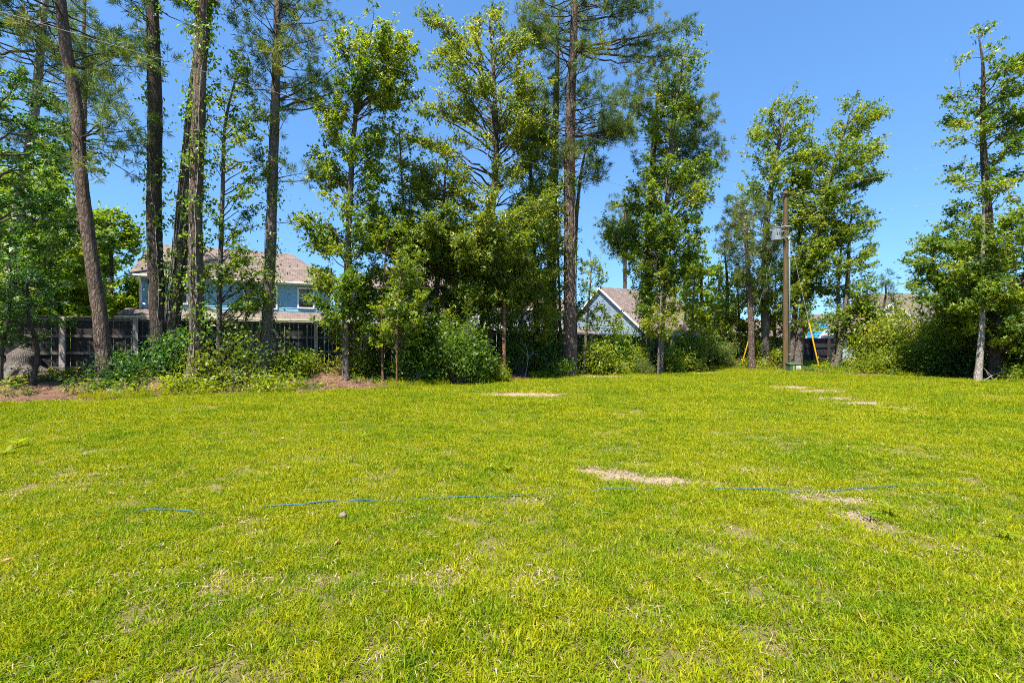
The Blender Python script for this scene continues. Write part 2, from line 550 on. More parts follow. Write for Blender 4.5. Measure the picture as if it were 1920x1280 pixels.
def grass_mat():
    m, nt, b, out = newmat('lawn_blade')
    at = N(nt, 'ShaderNodeAttribute', attribute_name='var')
    ge = N(nt, 'ShaderNodeNewGeometry')
    n1 = N(nt, 'ShaderNodeTexNoise', Scale=0.55, Detail=4.0, Roughness=0.6)
    n2 = N(nt, 'ShaderNodeTexNoise', Scale=3.2, Detail=3.0)
    nt.links.new(ge.outputs['Position'], n1.inputs['Vector']); nt.links.new(ge.outputs['Position'], n2.inputs['Vector'])
    g = ramp(nt, at.outputs['Fac'], [(0.0, (0.065, 0.145, 0.004)), (0.45, (0.140, 0.235, 0.005)), (0.955, (0.250, 0.310, 0.008)), (0.965, (0.33, 0.27, 0.09)), (1.0, (0.46, 0.36, 0.20))])
    y = ramp(nt, at.outputs['Fac'], [(0.0, (0.150, 0.205, 0.004)), (0.45, (0.265, 0.305, 0.006)), (0.94, (0.380, 0.375, 0.010)), (0.95, (0.42, 0.34, 0.10)), (1.0, (0.52, 0.41, 0.23))])
    ad = N(nt, 'ShaderNodeMath', operation='MULTIPLY_ADD'); ad.inputs[1].default_value = 0.5
    nt.links.new(n2.outputs['Fac'], ad.inputs[0]); 
    h2 = N(nt, 'ShaderNodeMath', operation='MULTIPLY'); h2.inputs[1].default_value = 0.6
    nt.links.new(n1.outputs['Fac'], h2.inputs[0]); nt.links.new(h2.outputs[0], ad.inputs[2])
    mx = N(nt, 'ShaderNodeMix', data_type='RGBA', blend_type='MIX')
    nt.links.new(ramp(nt, ad.outputs[0], [(0.42, (0, 0, 0)), (0.62, (1, 1, 1))]), mx.inputs[0])
    nt.links.new(g, mx.inputs[6]); nt.links.new(y, mx.inputs[7])
    nt.links.new(mx.outputs[2], b.inputs['Base Color'])
    b.inputs['Roughness'].default_value = 0.6
    b.inputs['Specular IOR Level'].default_value = 0.12
    tr = N(nt, 'ShaderNodeBsdfTranslucent')
    m3 = N(nt, 'ShaderNodeMix', data_type='RGBA', blend_type='MULTIPLY'); m3.inputs[0].default_value = 1.0
    nt.links.new(mx.outputs[2], m3.inputs[6]); m3.inputs[7].default_value = (1.6, 1.45, 0.4, 1)
    nt.links.new(m3.outputs[2], tr.inputs['Color'])
    ms = N(nt, 'ShaderNodeMixShader'); ms.inputs[0].default_value = 0.42
    nt.links.new(b.outputs[0], ms.inputs[1]); nt.links.new(tr.outputs[0], ms.inputs[2])
    nt.links.new(ms.outputs[0], out.inputs['Surface'])
    return m


M['ground'] = ground_mat()
M['bed'] = bed_mat()
M['grass'] = grass_mat()

# ------------------------------------------------------------------ ground sheets
# bare strips in the lawn: (photo pixel centre x, y, half width m, half depth m, strength)
STRIPS = []
for (X, Y, a, b_, s) in [(1110, 884, .28, .12, 1.0), (1165, 890, .32, .16, 1.1), (1235, 902, .34, .15, 1.2), (1275, 906, .22, .1, .9), (1350, 909, .25, .1, 1.0), (1400, 916, .2, .1, .7),
                         (1405, 884, .14, .12, .9), (1480, 929, .2, .08, .8), (1545, 938, .28, .1, 1.1), (1600, 943, .22, .09, 1.0), (1600, 968, .13, .12, .9), (1660, 945, .3, .1, .55),
                         (1760, 965, .35, .16, .6), (1815, 1040, .25, .2, .6), (1860, 1085, .3, .14, .5), (975, 741, 1.25, .5, 1.3), (1490, 727, .8, .7, 1.0), (1535, 733, .9, .5, .9),
                         (1570, 748, .8, .5, .8), (1625, 757, .9, .4, 1.1), (1690, 766, .6, .35, .7), (1450, 728, .5, .4, .6), (1320, 698, 1.3, .9, .9), (850, 965, .25, .15, .6), (990, 950, .5, .2, .45),
                         (840, 1090, .3, .12, .75), (890, 1080, .2, .1, .7), (560, 1110, .3, .12, .6), (240, 1180, .3, .12, .6), (1040, 1195, .25, .12, .6), (720, 1150, .3, .1, .5), (130, 1085, .4, .12, .5),
                         (60, 1115, .25, .1, .5), (410, 1205, .3, .08, .6), (1010, 1080, .15, .1, .5), (1560, 958, .12, .08, .6), (170, 850, .4, .2, .5), (600, 865, .5, .25, .35), (1680, 850, .6, .3, .45), (1880, 745, 1.0, .5, .6), (1780, 716, .9, .6, .7), (1150, 707, 1.8, .6, .8)]:
    gx, gy = pix_ground(X, Y)
    STRIPS.append((gx, gy, a, b_, s if s > .85 or Y < 870 else s * .4))


def bareness(x, y):
    x = np.asarray(x, float); y = np.asarray(y, float)
    v = np.zeros_like(x)
    for (cx, cy, a, b_, s) in STRIPS:
        near = (np.abs(x - cx) < a * 2.2) & (np.abs(y - cy) < b_ * 2.2)
        if not near.any():
            continue
        q = ((x[near] - cx) / a) ** 2 + ((y[near] - cy) / b_) ** 2
        v[near] = np.maximum(v[near], s * np.exp(-q * 0.9))
    n = fbm2(x * 5.0, y * 5.0, 5, 3)
    return np.clip(v * 1.35 * (0.45 + 1.1 * n), 0, 1)


def axis(fine0, fine1, step, far0, far1):
    a = list(np.arange(fine0, fine1 + 1e-6, step))
    d = step
    while a[-1] < far1:
        d *= 1.35; a.append(a[-1] + d)
    d = step
    while a[0] > far0:
        d *= 1.35; a.insert(0, a[0] - d)
    return np.array(a)


ax = axis(-26, 30, 0.2, -900, 900); ay = axis(-2, 36, 0.2, -500, 1500)
GX, GY = np.meshgrid(ax, ay)
gxf = GX.ravel(); gyf = GY.ravel()
gz = ground_h(gxf, gyf)
nx_ = len(ax); ny_ = len(ay)
ii = (np.arange(ny_ - 1)[:, None] * nx_ + np.arange(nx_ - 1)[None, :]).ravel()
GF = np.stack([ii, ii + 1, ii + nx_ + 1, ii + nx_], 1)
bare = bareness(gxf, gyf)
uu, vv = fence_uv(gxf, gyf)
gme = mesh_np('ground', np.stack([gxf, gyf, gz], 1), GF, {'bare': bare}, True)
tag(obj('ground', gme, M['ground']), kind='structure')
# pine straw bed between the lawn and the fence, following the same terrain
ld = lawn_d(gxf, gyf)
inbed = (ld < 0.05) & (vv > -0.6) & (gyf < 40) & (gxf > -26) & (gxf < 30) & (gyf > -2)
fb = inbed[GF].all(1)
used = np.unique(GF[fb])
remap = -np.ones(len(gxf), np.int64); remap[used] = np.arange(len(used))
bump = (fbm2(gxf[used] * 2.3, gyf[used] * 2.3, 9, 3)) * 0.05
edge_fade = smooth(-0.05, -0.6, ld[used])
bme = mesh_np('pine_straw_bed', np.stack([gxf[used], gyf[used], gz[used] + 0.006 + bump * edge_fade], 1), remap[GF[fb]], None, True)
tag(obj('pine_straw_bed', bme, M['bed']), 'brown pine straw bed under the trees along the fence', None, None, 'structure')


# ------------------------------------------------------------------ scattered stuff with geometry nodes
def scatter(name, pts, rot, scl, sources, mat=None, idx=None):
    me = bpy.data.meshes.new(name)
    me.vertices.add(len(pts))
    me.vertices.foreach_set('co', np.ascontiguousarray(pts, dtype=np.float32).ravel())
    for k, a in (('rotz', rot), ('scl', scl)):
        at = me.attributes.new(k, 'FLOAT', 'POINT'); at.data.foreach_set('value', np.ascontiguousarray(a, dtype=np.float32))
    at = me.attributes.new('pick', 'INT', 'POINT')
    at.data.foreach_set('value', (rng.integers(0, len(sources), len(pts)) if idx is None else idx).astype(np.int32))
    me.update()
    col = bpy.data.collections.new(name + '_sources')
    for s in sources:
        col.objects.link(s)
    ng = bpy.data.node_groups.new(name + '_scatter', 'GeometryNodeTree')
    ng.interface.new_socket('Geometry', in_out='INPUT', socket_type='NodeSocketGeometry')
    ng.interface.new_socket('Geometry', in_out='OUTPUT', socket_type='NodeSocketGeometry')
    gi = ng.nodes.new('NodeGroupInput'); go = ng.nodes.new('NodeGroupOutput')
    ip = ng.nodes.new('GeometryNodeInstanceOnPoints')
    ci = ng.nodes.new('GeometryNodeCollectionInfo')
    ci.inputs['Collection'].default_value = col
    ci.inputs['Separate Children'].default_value = True
    ci.inputs['Reset Children'].default_value = True
    ip.inputs['Pick Instance'].default_value = True

    def na(n, t):
        q = ng.nodes.new('GeometryNodeInputNamedAttribute'); q.data_type = t; q.inputs['Name'].default_value = n
        return q.outputs['Attribute']
    cx = ng.nodes.new('ShaderNodeCombineXYZ')
    L = ng.links.new
    L(na('rotz', 'FLOAT'), cx.inputs[2]); L(cx.outputs[0], ip.inputs['Rotation'])
    L(na('scl', 'FLOAT'), ip.inputs['Scale'])
    L(na('pick', 'INT'), ip.inputs['Instance Index'])
    L(gi.outputs[0], ip.inputs['Points']); L(ci.outputs[0], ip.inputs['Instance']); L(ip.outputs[0], go.inputs[0])
    o = bpy.data.objects.new(name, me)
    C.objects.link(o)
    md = o.modifiers.new('scatter', 'NODES'); md.node_group = ng
    return o


def blades(n, rad, hmin, hmax, w, lean, seed, vlo=0.0, vhi=1.0):
    r = np.random.default_rng(seed)
    a = r.uniform(0, 2 * math.pi, n); q = rad * np.sqrt(r.uniform(0, 1, n))
    base = np.stack([q * np.cos(a), q * np.sin(a), np.full(n, -0.004)], 1)
    h = r.uniform(hmin, hmax, n)
    d = a + r.normal(0, 1.1, n)
    ln = np.abs(r.normal(lean, lean * 0.55, n))
    out = np.stack([np.cos(d), np.sin(d), np.zeros(n)], 1)
    th = r.uniform(0, 2 * math.pi, n)
    side = np.stack([np.cos(th), np.sin(th), np.zeros(n)], 1) * (w * r.uniform(0.65, 1.25, n) * 0.5)[:, None]
    up = np.array([0, 0, 1.0])
    m = base + up * (h * 0.6)[:, None] + out * (h * ln * 0.4)[:, None]
    t = base + up * (h * np.clip(1.05 - 0.35 * ln, 0.25, 1))[:, None] + out * (h * ln)[:, None]
    V = np.stack([base - side * .7, base + side * .7, m + side, m - side, t], 1).reshape(-1, 3)
    k = np.arange(n)[:, None] * 5
    F = [k + np.array([[0, 1, 2, 3]]), k + np.array([[3, 2, 4]])]
    var = np.repeat(r.uniform(vlo, vhi, n), 5)
    return V, F, var


def src(name, V, F, var, mat):
    me = mesh_np(name, V, F, {'var': var})
    me.materials.append(mat)
    return bpy.data.objects.new(name, me)


short = [src('grass_tuft', *blades(32, 0.085, 0.024, 0.068, 0.0072, 0.72, 100 + i), M['grass']) for i in range(7)]
tall = [src('grass_tuft', *blades(18, 0.05, 0.05, 0.10, 0.0075, 0.55, 140 + i, 0.0, 0.75), M['grass']) for i in range(3)]
edge_t = [src('grass_tuft', *blades(22, 0.06, 0.15, 0.36, 0.009, 0.6, 160 + i, 0.1, 0.95), M['grass']) for i in range(3)]

pts = []; scl = []; pick = []
for (y0, y1, dens, sc) in [(0.6, 5.0, 560, 0.82), (5.0, 9.0, 380, 0.98), (9.0, 14.0, 190, 1.3), (14.0, 27.0, 110, 1.6)]:
    x0, x1 = -y1 * 1.28 - 2.0, y1 * 1.28 + 2.0
    x0 = max(x0, -24); x1 = min(x1, 26)
    n = int((x1 - x0) * (y1 - y0) * dens)
    x = rng.uniform(x0, x1, n); y = rng.uniform(y0, y1, n)
    keep = (np.abs(x) < y * 1.28 + 2.0)
    x = x[keep]; y = y[keep]
    d = lawn_d(x, y)
    b_ = bareness(x, y)
    f = fbm2(x * 0.8, y * 0.8, 31, 3); f2 = fbm2(x * 4.5, y * 4.5, 33, 3)
    p = 0.95 + 0.4 * (f - 0.5) * 2 + 2.6 * (f2 - 0.5)
    p = np.clip(p, 0.16, 1.0) * (1 - b_) * smooth(-0.12, 0.12, d)
    keep = rng.uniform(0, 1, len(x)) < p
    x = x[keep]; y = y[keep]; f = f[keep]
    z = ground_h(x, y)
    pts.append(np.stack([x, y, z], 1))
    scl.append(sc * rng.uniform(0.75, 1.25, len(x)) * (0.8 + 0.5 * f))
    tl = rng.uniform(0, 1, len(x)) < np.clip((f - 0.52) * 0.9, 0.015, 0.25)
    pick.append(np.where(tl, rng.integers(7, 10, len(x)), rng.integers(0, 7, len(x))))
pts = np.concatenate(pts); scl = np.concatenate(scl); pick = np.concatenate(pick)
NG = len(pts)
# the unmown fringe along the bed
n = 2600
x = rng.uniform(-19, 19.5, n); e = np.interp(x, EX, EY); y = e + rng.normal(0.12, 0.28, n)
d = lawn_d(x, y)
keep = (d < 0.25) & (fbm2(x * 1.1, y * 1.1, 51, 2) > 0.5)
x = x[keep]; y = y[keep]
pts = np.concatenate([pts, np.stack([x, y, ground_h(x, y) + 0.01], 1)])
scl = np.concatenate([scl, rng.uniform(0.45, 1.0, len(x))])
pick = np.concatenate([pick, rng.integers(10, 13, len(x))])
g = scatter('lawn_grass', pts, rng.uniform(0, 6.28, len(pts)), scl, short + tall + edge_t, idx=pick)
tag(g, 'sunlit short yellow green lawn with thin straw coloured spots', 'grass', None, 'stuff')

# ------------------------------------------------------------------ foliage builders
def unit(a):
    return a / (np.linalg.norm(a, axis=-1, keepdims=True) + 1e-9)


def star_template():
    """three lobed leaf"""
    V = []; F = []
    c = np.array([0.36, 0.0, 0.0])
    for a, l, w in ((0, .64, .20), (78, .50, .19), (-78, .50, .19)):
        t = math.radians(a)
        d = np.array([math.cos(t), math.sin(t), 0]); s = np.array([-d[1], d[0], 0])
        b = len(V)
        V += [c - s * w - d * .10, c + d * l + np.array([0, 0, -.10]), c + s * w - d * .10]
        F.append((b, b + 1, b + 2))
    return np.array(V), np.array(F)


T_STAR = star_template()
T_OAK = (np.array([(0, 0, 0), (.55, .21, .05), (1, 0, -.06), (.55, -.21, .05)], float), np.array([(0, 2, 1), (0, 3, 2)]))
T_BROAD = (np.array([(0, 0, 0), (.42, .30, .06), (1, 0, -.10), (.42, -.30, .06)], float), np.array([(0, 2, 1), (0, 3, 2)]))
T_LANCE = (np.array([(0, 0, 0), (.4, .13, .06), (1, 0, -.22), (.4, -.13, .06)], float), np.array([(0, 2, 1), (0, 3, 2)]))
T_NEEDLE = (np.array([(0, .012, 0), (.5, .036, 0), (1, 0, -.03), (.5, -.036, 0), (0, -.012, 0)], float), np.array([(0, 3, 1), (1, 3, 2)]))


def leaf_arrays(T, pos, dirs, nrm, size, var):
    tv, tf = T
    d = unit(dirs); s = unit(np.cross(nrm, d)); n = np.cross(d, s)
    V = pos[:, None, :] + size[:, None, None] * (tv[None, :, 0:1] * d[:, None, :] + tv[None, :, 1:2] * s[:, None, :] + tv[None, :, 2:3] * n[:, None, :])
    k = len(tv)
    F = (np.arange(len(pos))[:, None, None] * k + tf[None]).reshape(-1, tf.shape[1])
    return V.reshape(-1, 3), F, np.repeat(var, k)


class Tubes:
    def __init__(self):
        self.V = []; self.F = []; self.n = 0

    def add(self, P, R, sides):
        V, F = tube_np(np.asarray(P, float), np.asarray(R, float), sides)
        self.V.append(V); self.F.append(F + self.n); self.n += len(V)

    def sticks(self, A, B, r0, r1):
        """many straight three-sided twigs at once"""
        n = len(A)
        if n == 0:
            return
        d = unit(B - A)
        ref = np.where(np.abs(d[:, 2:3]) > 0.8, np.array([[1.0, 0, 0]]), np.array([[0, 0, 1.0]]))
        a = unit(np.cross(d, ref)); b = np.cross(d, a)
        ring = [a * math.cos(t) + b * math.sin(t) for t in (0, 2.094, 4.189)]
        V = np.stack([A + q * r0 for q in ring] + [B + q * r1 for q in ring], 1).reshape(-1, 3)
        tf = np.array([(0, 1, 4, 3), (1, 2, 5, 4), (2, 0, 3, 5)])
        F = (np.arange(n)[:, None, None] * 6 + tf[None]).reshape(-1, 4)
        self.V.append(V); self.F.append(F + self.n); self.n += len(V)

    def mesh(self, name):
        return mesh_np(name, np.concatenate(self.V), np.concatenate(self.F), None, True)


def spline(P, R, step):
    """resample a polyline smoothly (Catmull-Rom)"""
    P = np.asarray(P, float); R = np.asarray(R, float)
    if len(P) < 3:
        n = max(2, int(np.linalg.norm(P[-1] - P[0]) / step) + 1)
        t = np.linspace(0, 1, n)[:, None]
        return P[0] + (P[1] - P[0]) * t, R[0] + (R[1] - R[0]) * t[:, 0]
    out = []; ro = []
    Q = np.vstack([2 * P[0] - P[1], P, 2 * P[-1] - P[-2]])
    for i in range(len(P) - 1):
        p0, p1, p2, p3 = Q[i:i + 4]
        n = max(1, int(np.linalg.norm(p2 - p1) / step))
        for k in range(n):
            t = k / n
            out.append(0.5 * ((2 * p1) + (p2 - p0) * t + (2 * p0 - 5 * p1 + 4 * p2 - p3) * t * t + (3 * p1 - p0 - 3 * p2 + p3) * t ** 3))
            ro.append(R[i] + (R[i + 1] - R[i]) * t)
    out.append(P[-1]); ro.append(R[-1])
    return np.array(out), np.array(ro)


def trunk_mesh(name, P, R, sides, r, rough=0.05, flare=0.5):
    """solid tapering trunk with an uneven bark surface and a root flare"""
    V, F = tube_np(P, R, sides)
    n = len(P)
    V = V.reshape(n, sides, 3)
    h = P[:, 2] - P[0, 2]
    fl = 1 + flare * np.exp(-h / 0.28)
    lob = 1 + 0.5 * (fl[:, None] - 1) * np.sin(np.arange(sides)[None, :] / sides * 2 * math.pi * 4 + r.uniform(0, 6)) * 0.5
    ridge = r.normal(0, rough, (1, sides)) + r.normal(0, rough * 0.7, (n, sides))
    V = P[:, None, :] + (V - P[:, None, :]) * (fl[:, None] * lob * (1 + ridge))[:, :, None]
    tip = len(V.reshape(-1, 3))
    VV = np.vstack([V.reshape(-1, 3), P[-1:] + np.array([[0, 0, R[-1]]])])
    k = np.arange(sides)
    cap = np.stack([(n - 1) * sides + k, (n - 1) * sides + (k + 1) % sides, np.full(sides, tip)], 1)
    return mesh_np(name, VV, [F, cap], None, True)


TRI = [0]


def tree(kind, name, label, D, trunk, env, nb, leaf='sweetgum', bark='grey_bark', tmpl=None, size=0.15, twig=0.55, per=9, tw_den=7.0, rise=0.7, depth=0.9,
         sides=10, group='trees along the fence', seed=0, tone=0.0, bare_twigs=0, fr0=0.35, category='tree', flare=0.5, extra=(), ylean=0.0, needles=34, limit=None, base_on_ground=True):
    """trunk: photo pixels (x, y, width) carried to world at distance D; env: crown outline (y, x left, x right) at the same distance"""
    nb = int(nb * 1.25); per = int(round(per * 1.12)); tw_den = tw_den * (1.55 if kind == 'pine' else 1.2); size = size * (1.0 if kind == 'pine' else 1.08)
    r = np.random.default_rng(1000 + seed)
    P = np.array([(px(a, D), D, pz(b, D)) for a, b, w in trunk], float)
    R = np.array([w / 2 / FPX * D for a, b, w in trunk], float)
    P[:, 1] += ylean * (P[:, 2] - P[0, 2]) + np.concatenate([[0], r.normal(0, 0.05, len(P) - 1)])
    if base_on_ground:
        g0 = gh(P[0, 0], P[0, 1])
        if abs(P[0, 2] - g0) > 0.02:
            P[0, 2] = g0
        base = P[0].copy(); base[2] -= 0.25
        P = np.vstack([base, P]); R = np.concatenate([[R[0] * 1.05], R])
    g0 = gh(P[0, 0], P[0, 1])
    origin = np.array([P[0, 0], P[0, 1], g0])
    SP, SR = spline(P, R, 0.22)
    root = empty(name, origin)
    tag(root, label, category, group)
    tm = trunk_mesh('trunk', SP - origin, SR, sides, r, 0.05 if sides > 8 else 0.03, flare)
    obj('trunk', tm, M[bark], root)
    if not env:
        return root, SP, SR
    E = np.array(sorted([(pz(a, D), px(b, D), px(c, D)) for a, b, c in env]))
    z0, z1 = E[0, 0], E[-1, 0]
    zt = np.maximum.accumulate(SP[:, 2])
    width = lambda z: np.interp(z, E[:, 0], E[:, 2] - E[:, 1])
    # branch tips, more of them where the crown is wide
    zs = np.linspace(z0, z1, 200); wgt = np.maximum(width(zs), 0.15) ** 1.15
    cdf = np.cumsum(wgt); cdf /= cdf[-1]
    tb = Tubes()
    A = []; B = []; LA = []; LD = []; LV = []; LP = []
    tips = []
    wide = 1.12 if kind != 'pine' and D < 22 and seed != 34 else 1.0
    mid_ = (E[:, 1] + E[:, 2]) / 2; hw_ = (E[:, 2] - E[:, 1]) / 2 * wide
    E[:, 1] = mid_ - hw_; E[:, 2] = mid_ + hw_
    for i in range(int(nb * (1.3 if kind != 'pine' else 1.15))):
        zt_ = np.interp(((i + r.uniform(0, 1)) / nb) % 1.0, cdf, zs)
        th = i * 2.39996 + r.normal(0, 0.5)
        lump = float(vnoise2(np.array([zt_ * 0.95 + seed * 7.3]), np.array([math.cos(th) * 1.3 + seed * 3.1]), 5)[0])
        if lump < 0.40 and r.uniform() < 0.85:
            continue                                # a gap in the crown
        xl = np.interp(zt_, E[:, 0], E[:, 1]); xr = np.interp(zt_, E[:, 0], E[:, 2])
        cx = np.interp(zt_, zt, SP[:, 0]); cy = np.interp(zt_, zt, SP[:, 1])
        cx = min(max(cx, xl + 0.1 * (xr - xl)), xr - 0.1 * (xr - xl))
        fr = (fr0 + (1 - fr0) * math.sqrt(r.uniform(0, 1))) * (0.72 + 0.62 * lump)
        c_, s_ = math.cos(th), math.sin(th)
        lx = (xr - cx) if c_ > 0 else (cx - xl)
        lx = max(lx - twig * 0.5, 0.1)
        ly = max((xr - xl) / 2 * depth - twig * 0.4, 0.1)
        tips.append((np.array([cx + c_ * lx * fr, cy + s_ * ly * fr, zt_]), None))
    if kind != 'pine' or True:                # the leader always carries foliage
        for k in range(9 if kind != 'pine' else 7):
            zc = SP[-1, 2] - r.uniform(-.05, .16) * (SP[-1, 2] - z0)
            w_ = max(0.3, 0.28 * float(width(min(zc, z1))))
            tips.append((np.array([np.interp(zc, zt, SP[:, 0]) + r.normal(0, w_ * .55), np.interp(zc, zt, SP[:, 1]) + r.normal(0, w_ * .55), zc + r.uniform(0, .25)]), None))
    for (ex, ey, ez, sy) in extra:            # hand placed limbs: tip pixel x, y, depth offset, start pixel y on the trunk
        tips.append((np.array([px(ex, D), D + ez, pz(ey, D)]), pz(sy, D)))
    for i, (tip, sz) in enumerate(tips):
        hor = math.hypot(tip[0] - np.interp(tip[2], zt, SP[:, 0]), tip[1] - np.interp(tip[2], zt, SP[:, 1]))
        if sz is None:
            sz = tip[2] - rise * hor * r.uniform(0.6, 1.3) - 0.05
            sz = min(max(sz, min(z0, tip[2]) - 0.3), SP[-1, 2] - 0.05)
            sz = max(sz, g0 + 0.3)
        st = np.array([np.interp(sz, zt, SP[:, 0]), np.interp(sz, zt, SP[:, 1]), sz])
        rt = np.interp(sz, zt, SR)
        vec = tip - st; L = np.linalg.norm(vec)
        if L < 0.15:
            continue
        ctrl = st + vec * 0.5 + np.array([r.normal(0, .08), r.normal(0, .08), (0.13 if kind != 'pine' else -0.04) + r.normal(0, .05)]) * L
        t = np.linspace(0, 1, max(4, int(L / 0.35) + 2))[:, None]
        Q = (1 - t) ** 2 * st + 2 * t * (1 - t) * ctrl + t * t * tip
        Q[1:-1] += r.normal(0, 0.025, (len(Q) - 2, 3)) * min(L, 1.5)
        br = min(0.008 + 0.011 * L, rt * 0.6)
        tb.add(Q, np.linspace(br, 0.004, len(Q)), 5)
        dens = r.uniform(0.55, 1.35) if L > 0.5 else 1.0
        nt_ = max(2, int(L * tw_den * dens))
        tt = r.uniform(0.34 if kind != 'pine' else 0.35, 1.0, nt_) ** 0.7
        tt[0] = 1.0
        bp = np.stack([np.interp(tt, t[:, 0], Q[:, k]) for k in range(3)], 1)
        out = unit(vec)[None, :]
        td = unit(out * 0.55 + r.normal(0, 0.6, (nt_, 3)) + np.array([[0, 0, 0.25]]))
        if kind != 'pine':
            td[:, 2] *= 0.55; td = unit(td)
        tl = twig * r.uniform(0.4, 1.25, nt_)
        be = bp + td * tl[:, None]
        A.append(bp); B.append(be)
        clump = np.clip(r.normal(0.5 + tone, 0.24), 0, 1)
        if kind == 'pine':
            k = needles
            q = np.repeat(np.arange(nt_), k)
            u = r.uniform(0.72, 1.0, len(q))[:, None]
            LP.append(bp[q] + (be[q] - bp[q]) * u)
            LD.append(td[q] * 0.7 + r.normal(0, 0.75, (len(q), 3)) + np.array([[0, 0, 0.12]]))
        else:
            q = np.repeat(np.arange(nt_), per)
            u = r.uniform(0.1, 1.05, len(q))[:, None]
            LP.append(bp[q] + (be[q] - bp[q]) * u + r.normal(0, size * 0.35, (len(q), 3)))
            LD.append(td[q] * 0.5 + r.normal(0, 0.7, (len(q), 3)) + np.array([[0, 0, -0.25]]))
        LV.append(np.clip(clump + r.normal(0, 0.17, len(q)) + 0.12 * r.normal(0, 1, nt_)[q], 0, 1))
    LP = np.concatenate(LP); LD = np.concatenate(LD); LV = np.concatenate(LV)
    A = np.concatenate(A); B = np.concatenate(B)
    tb.sticks(A - origin, B - origin, 0.006, 0.0025) if len(A) else None
    if tb.V:
        for k in range(len(tb.V) - 1):
            tb.V[k] = tb.V[k] - origin
        obj('branches', tb.mesh('branches'), M['twig'] if kind != 'pine' else M['dark_bark'], root)
    n = len(LP)
    if kind == 'pine':
        nr = r.normal(0, 1, (n, 3))
        sz_ = size * r.uniform(0.7, 1.2, n)
        V, F, var = leaf_arrays(T_NEEDLE, LP - origin, LD, nr, sz_, LV)
    else:
        nr = r.normal(0, 0.62, (n, 3)) + np.array([[-0.16, -0.34, 0.6]])
        sz_ = size * r.uniform(0.55, 1.4, n)
        V, F, var = leaf_arrays(tmpl or T_STAR, LP - origin, LD, nr, sz_, LV)
    TRI[0] += len(F)
    cr = obj('crown', mesh_np('crown', V, F, {'var': var}), M[leaf], root)
    if bare_twigs:
        bt = Tubes()
        for k in range(bare_twigs):
            zb = z1 - r.uniform(0.0, 0.25) * (z1 - z0)
            xl = np.interp(zb, E[:, 0], E[:, 1]); xr = np.interp(zb, E[:, 0], E[:, 2])
            b0 = np.array([r.uniform(xl + .2, xr - .2), D + r.normal(0, .3), zb - 0.6])
            e = b0 + np.array([r.normal(0, .25), r.normal(0, .2), r.uniform(0.9, 1.5)])
            bt.add(np.stack([b0, (b0 + e) / 2 + r.normal(0, .06, 3), e]) - origin, [0.012, 0.009, 0.004], 4)
            for _ in range(4):
                u = r.uniform(.3, .9); s0 = b0 + (e - b0) * u
                bt.add(np.stack([s0, s0 + np.array([r.normal(0, .14), r.normal(0, .14), r.uniform(.15, .4)])]) - origin, [0.006, 0.003], 3)
        obj('bare_twigs', bt.mesh('bare_twigs'), M['twig'], root)
    return root, SP, SR


def vine(label, SP, SR, z0, z1, nleaf, leaf='broad', size=0.11, spray=0.25, seed=0, stem=True, tmpl=None, group='vines climbing the trunks'):
    nleaf = int(nleaf * 1.8); size = size * 1.15
    r = np.random.default_rng(3000 + seed)
    g0 = gh(SP[0, 0], SP[0, 1])
    origin = np.array([SP[0, 0], SP[0, 1], g0])
    root = empty('climbing_vine', origin)
    tag(root, label, 'vine', group)
    zt = np.maximum.accumulate(SP[:, 2])

    def at(z, a, off):
        c = np.stack([np.interp(z, zt, SP[:, 0]), np.interp(z, zt, SP[:, 1]), z], -1)
        rr = np.interp(z, zt, SR) + off
        return c + np.stack([np.cos(a) * rr, np.sin(a) * rr, np.zeros_like(rr)], -1)
    tb = Tubes()
    for k in range(3):
        zz = np.linspace(max(z0 - 0.8, g0), z1 - r.uniform(0, 1.0), 40)
        a = -1.57 + r.normal(0, .8) + np.cumsum(r.normal(0, .11, 40))
        tb.add(at(zz, a, np.full(40, 0.012)) - origin, np.linspace(0.02 if k == 0 else 0.012, 0.004, 40), 6)
    obj('stem', tb.mesh('stem'), M['pale_bark'] if stem else M['twig'], root)
    ncl = max(6, nleaf // 14)
    cz = r.uniform(z0, z1, ncl); ca = r.uniform(0, 2 * math.pi, ncl); cs = r.uniform(0.3, 1.0, ncl) ** 2 * spray
    q = r.integers(0, ncl, nleaf)
    z = cz[q] + r.normal(0, .14, nleaf); a = ca[q] + r.normal(0, .45, nleaf)
    pos = at(z, a, 0.02 + np.abs(r.normal(0, 1, nleaf)) * cs[q])
    outw = np.stack([np.cos(a), np.sin(a), np.zeros(nleaf)], 1)
    V, F, var = leaf_arrays(tmpl or T_BROAD, pos - origin, outw * .3 + r.normal(0, .5, (nleaf, 3)) + np.array([[0, 0, -.5]]), outw * .7 + r.normal(0, .5, (nleaf, 3)) + np.array([[0, 0, .5]]), size * r.uniform(.6, 1.25, nleaf), np.clip(r.normal(.45, .22, nleaf), 0, 1))
    TRI[0] += len(F)
    obj('leaves', mesh_np('leaves', V, F, {'var': var}), M[leaf], root)


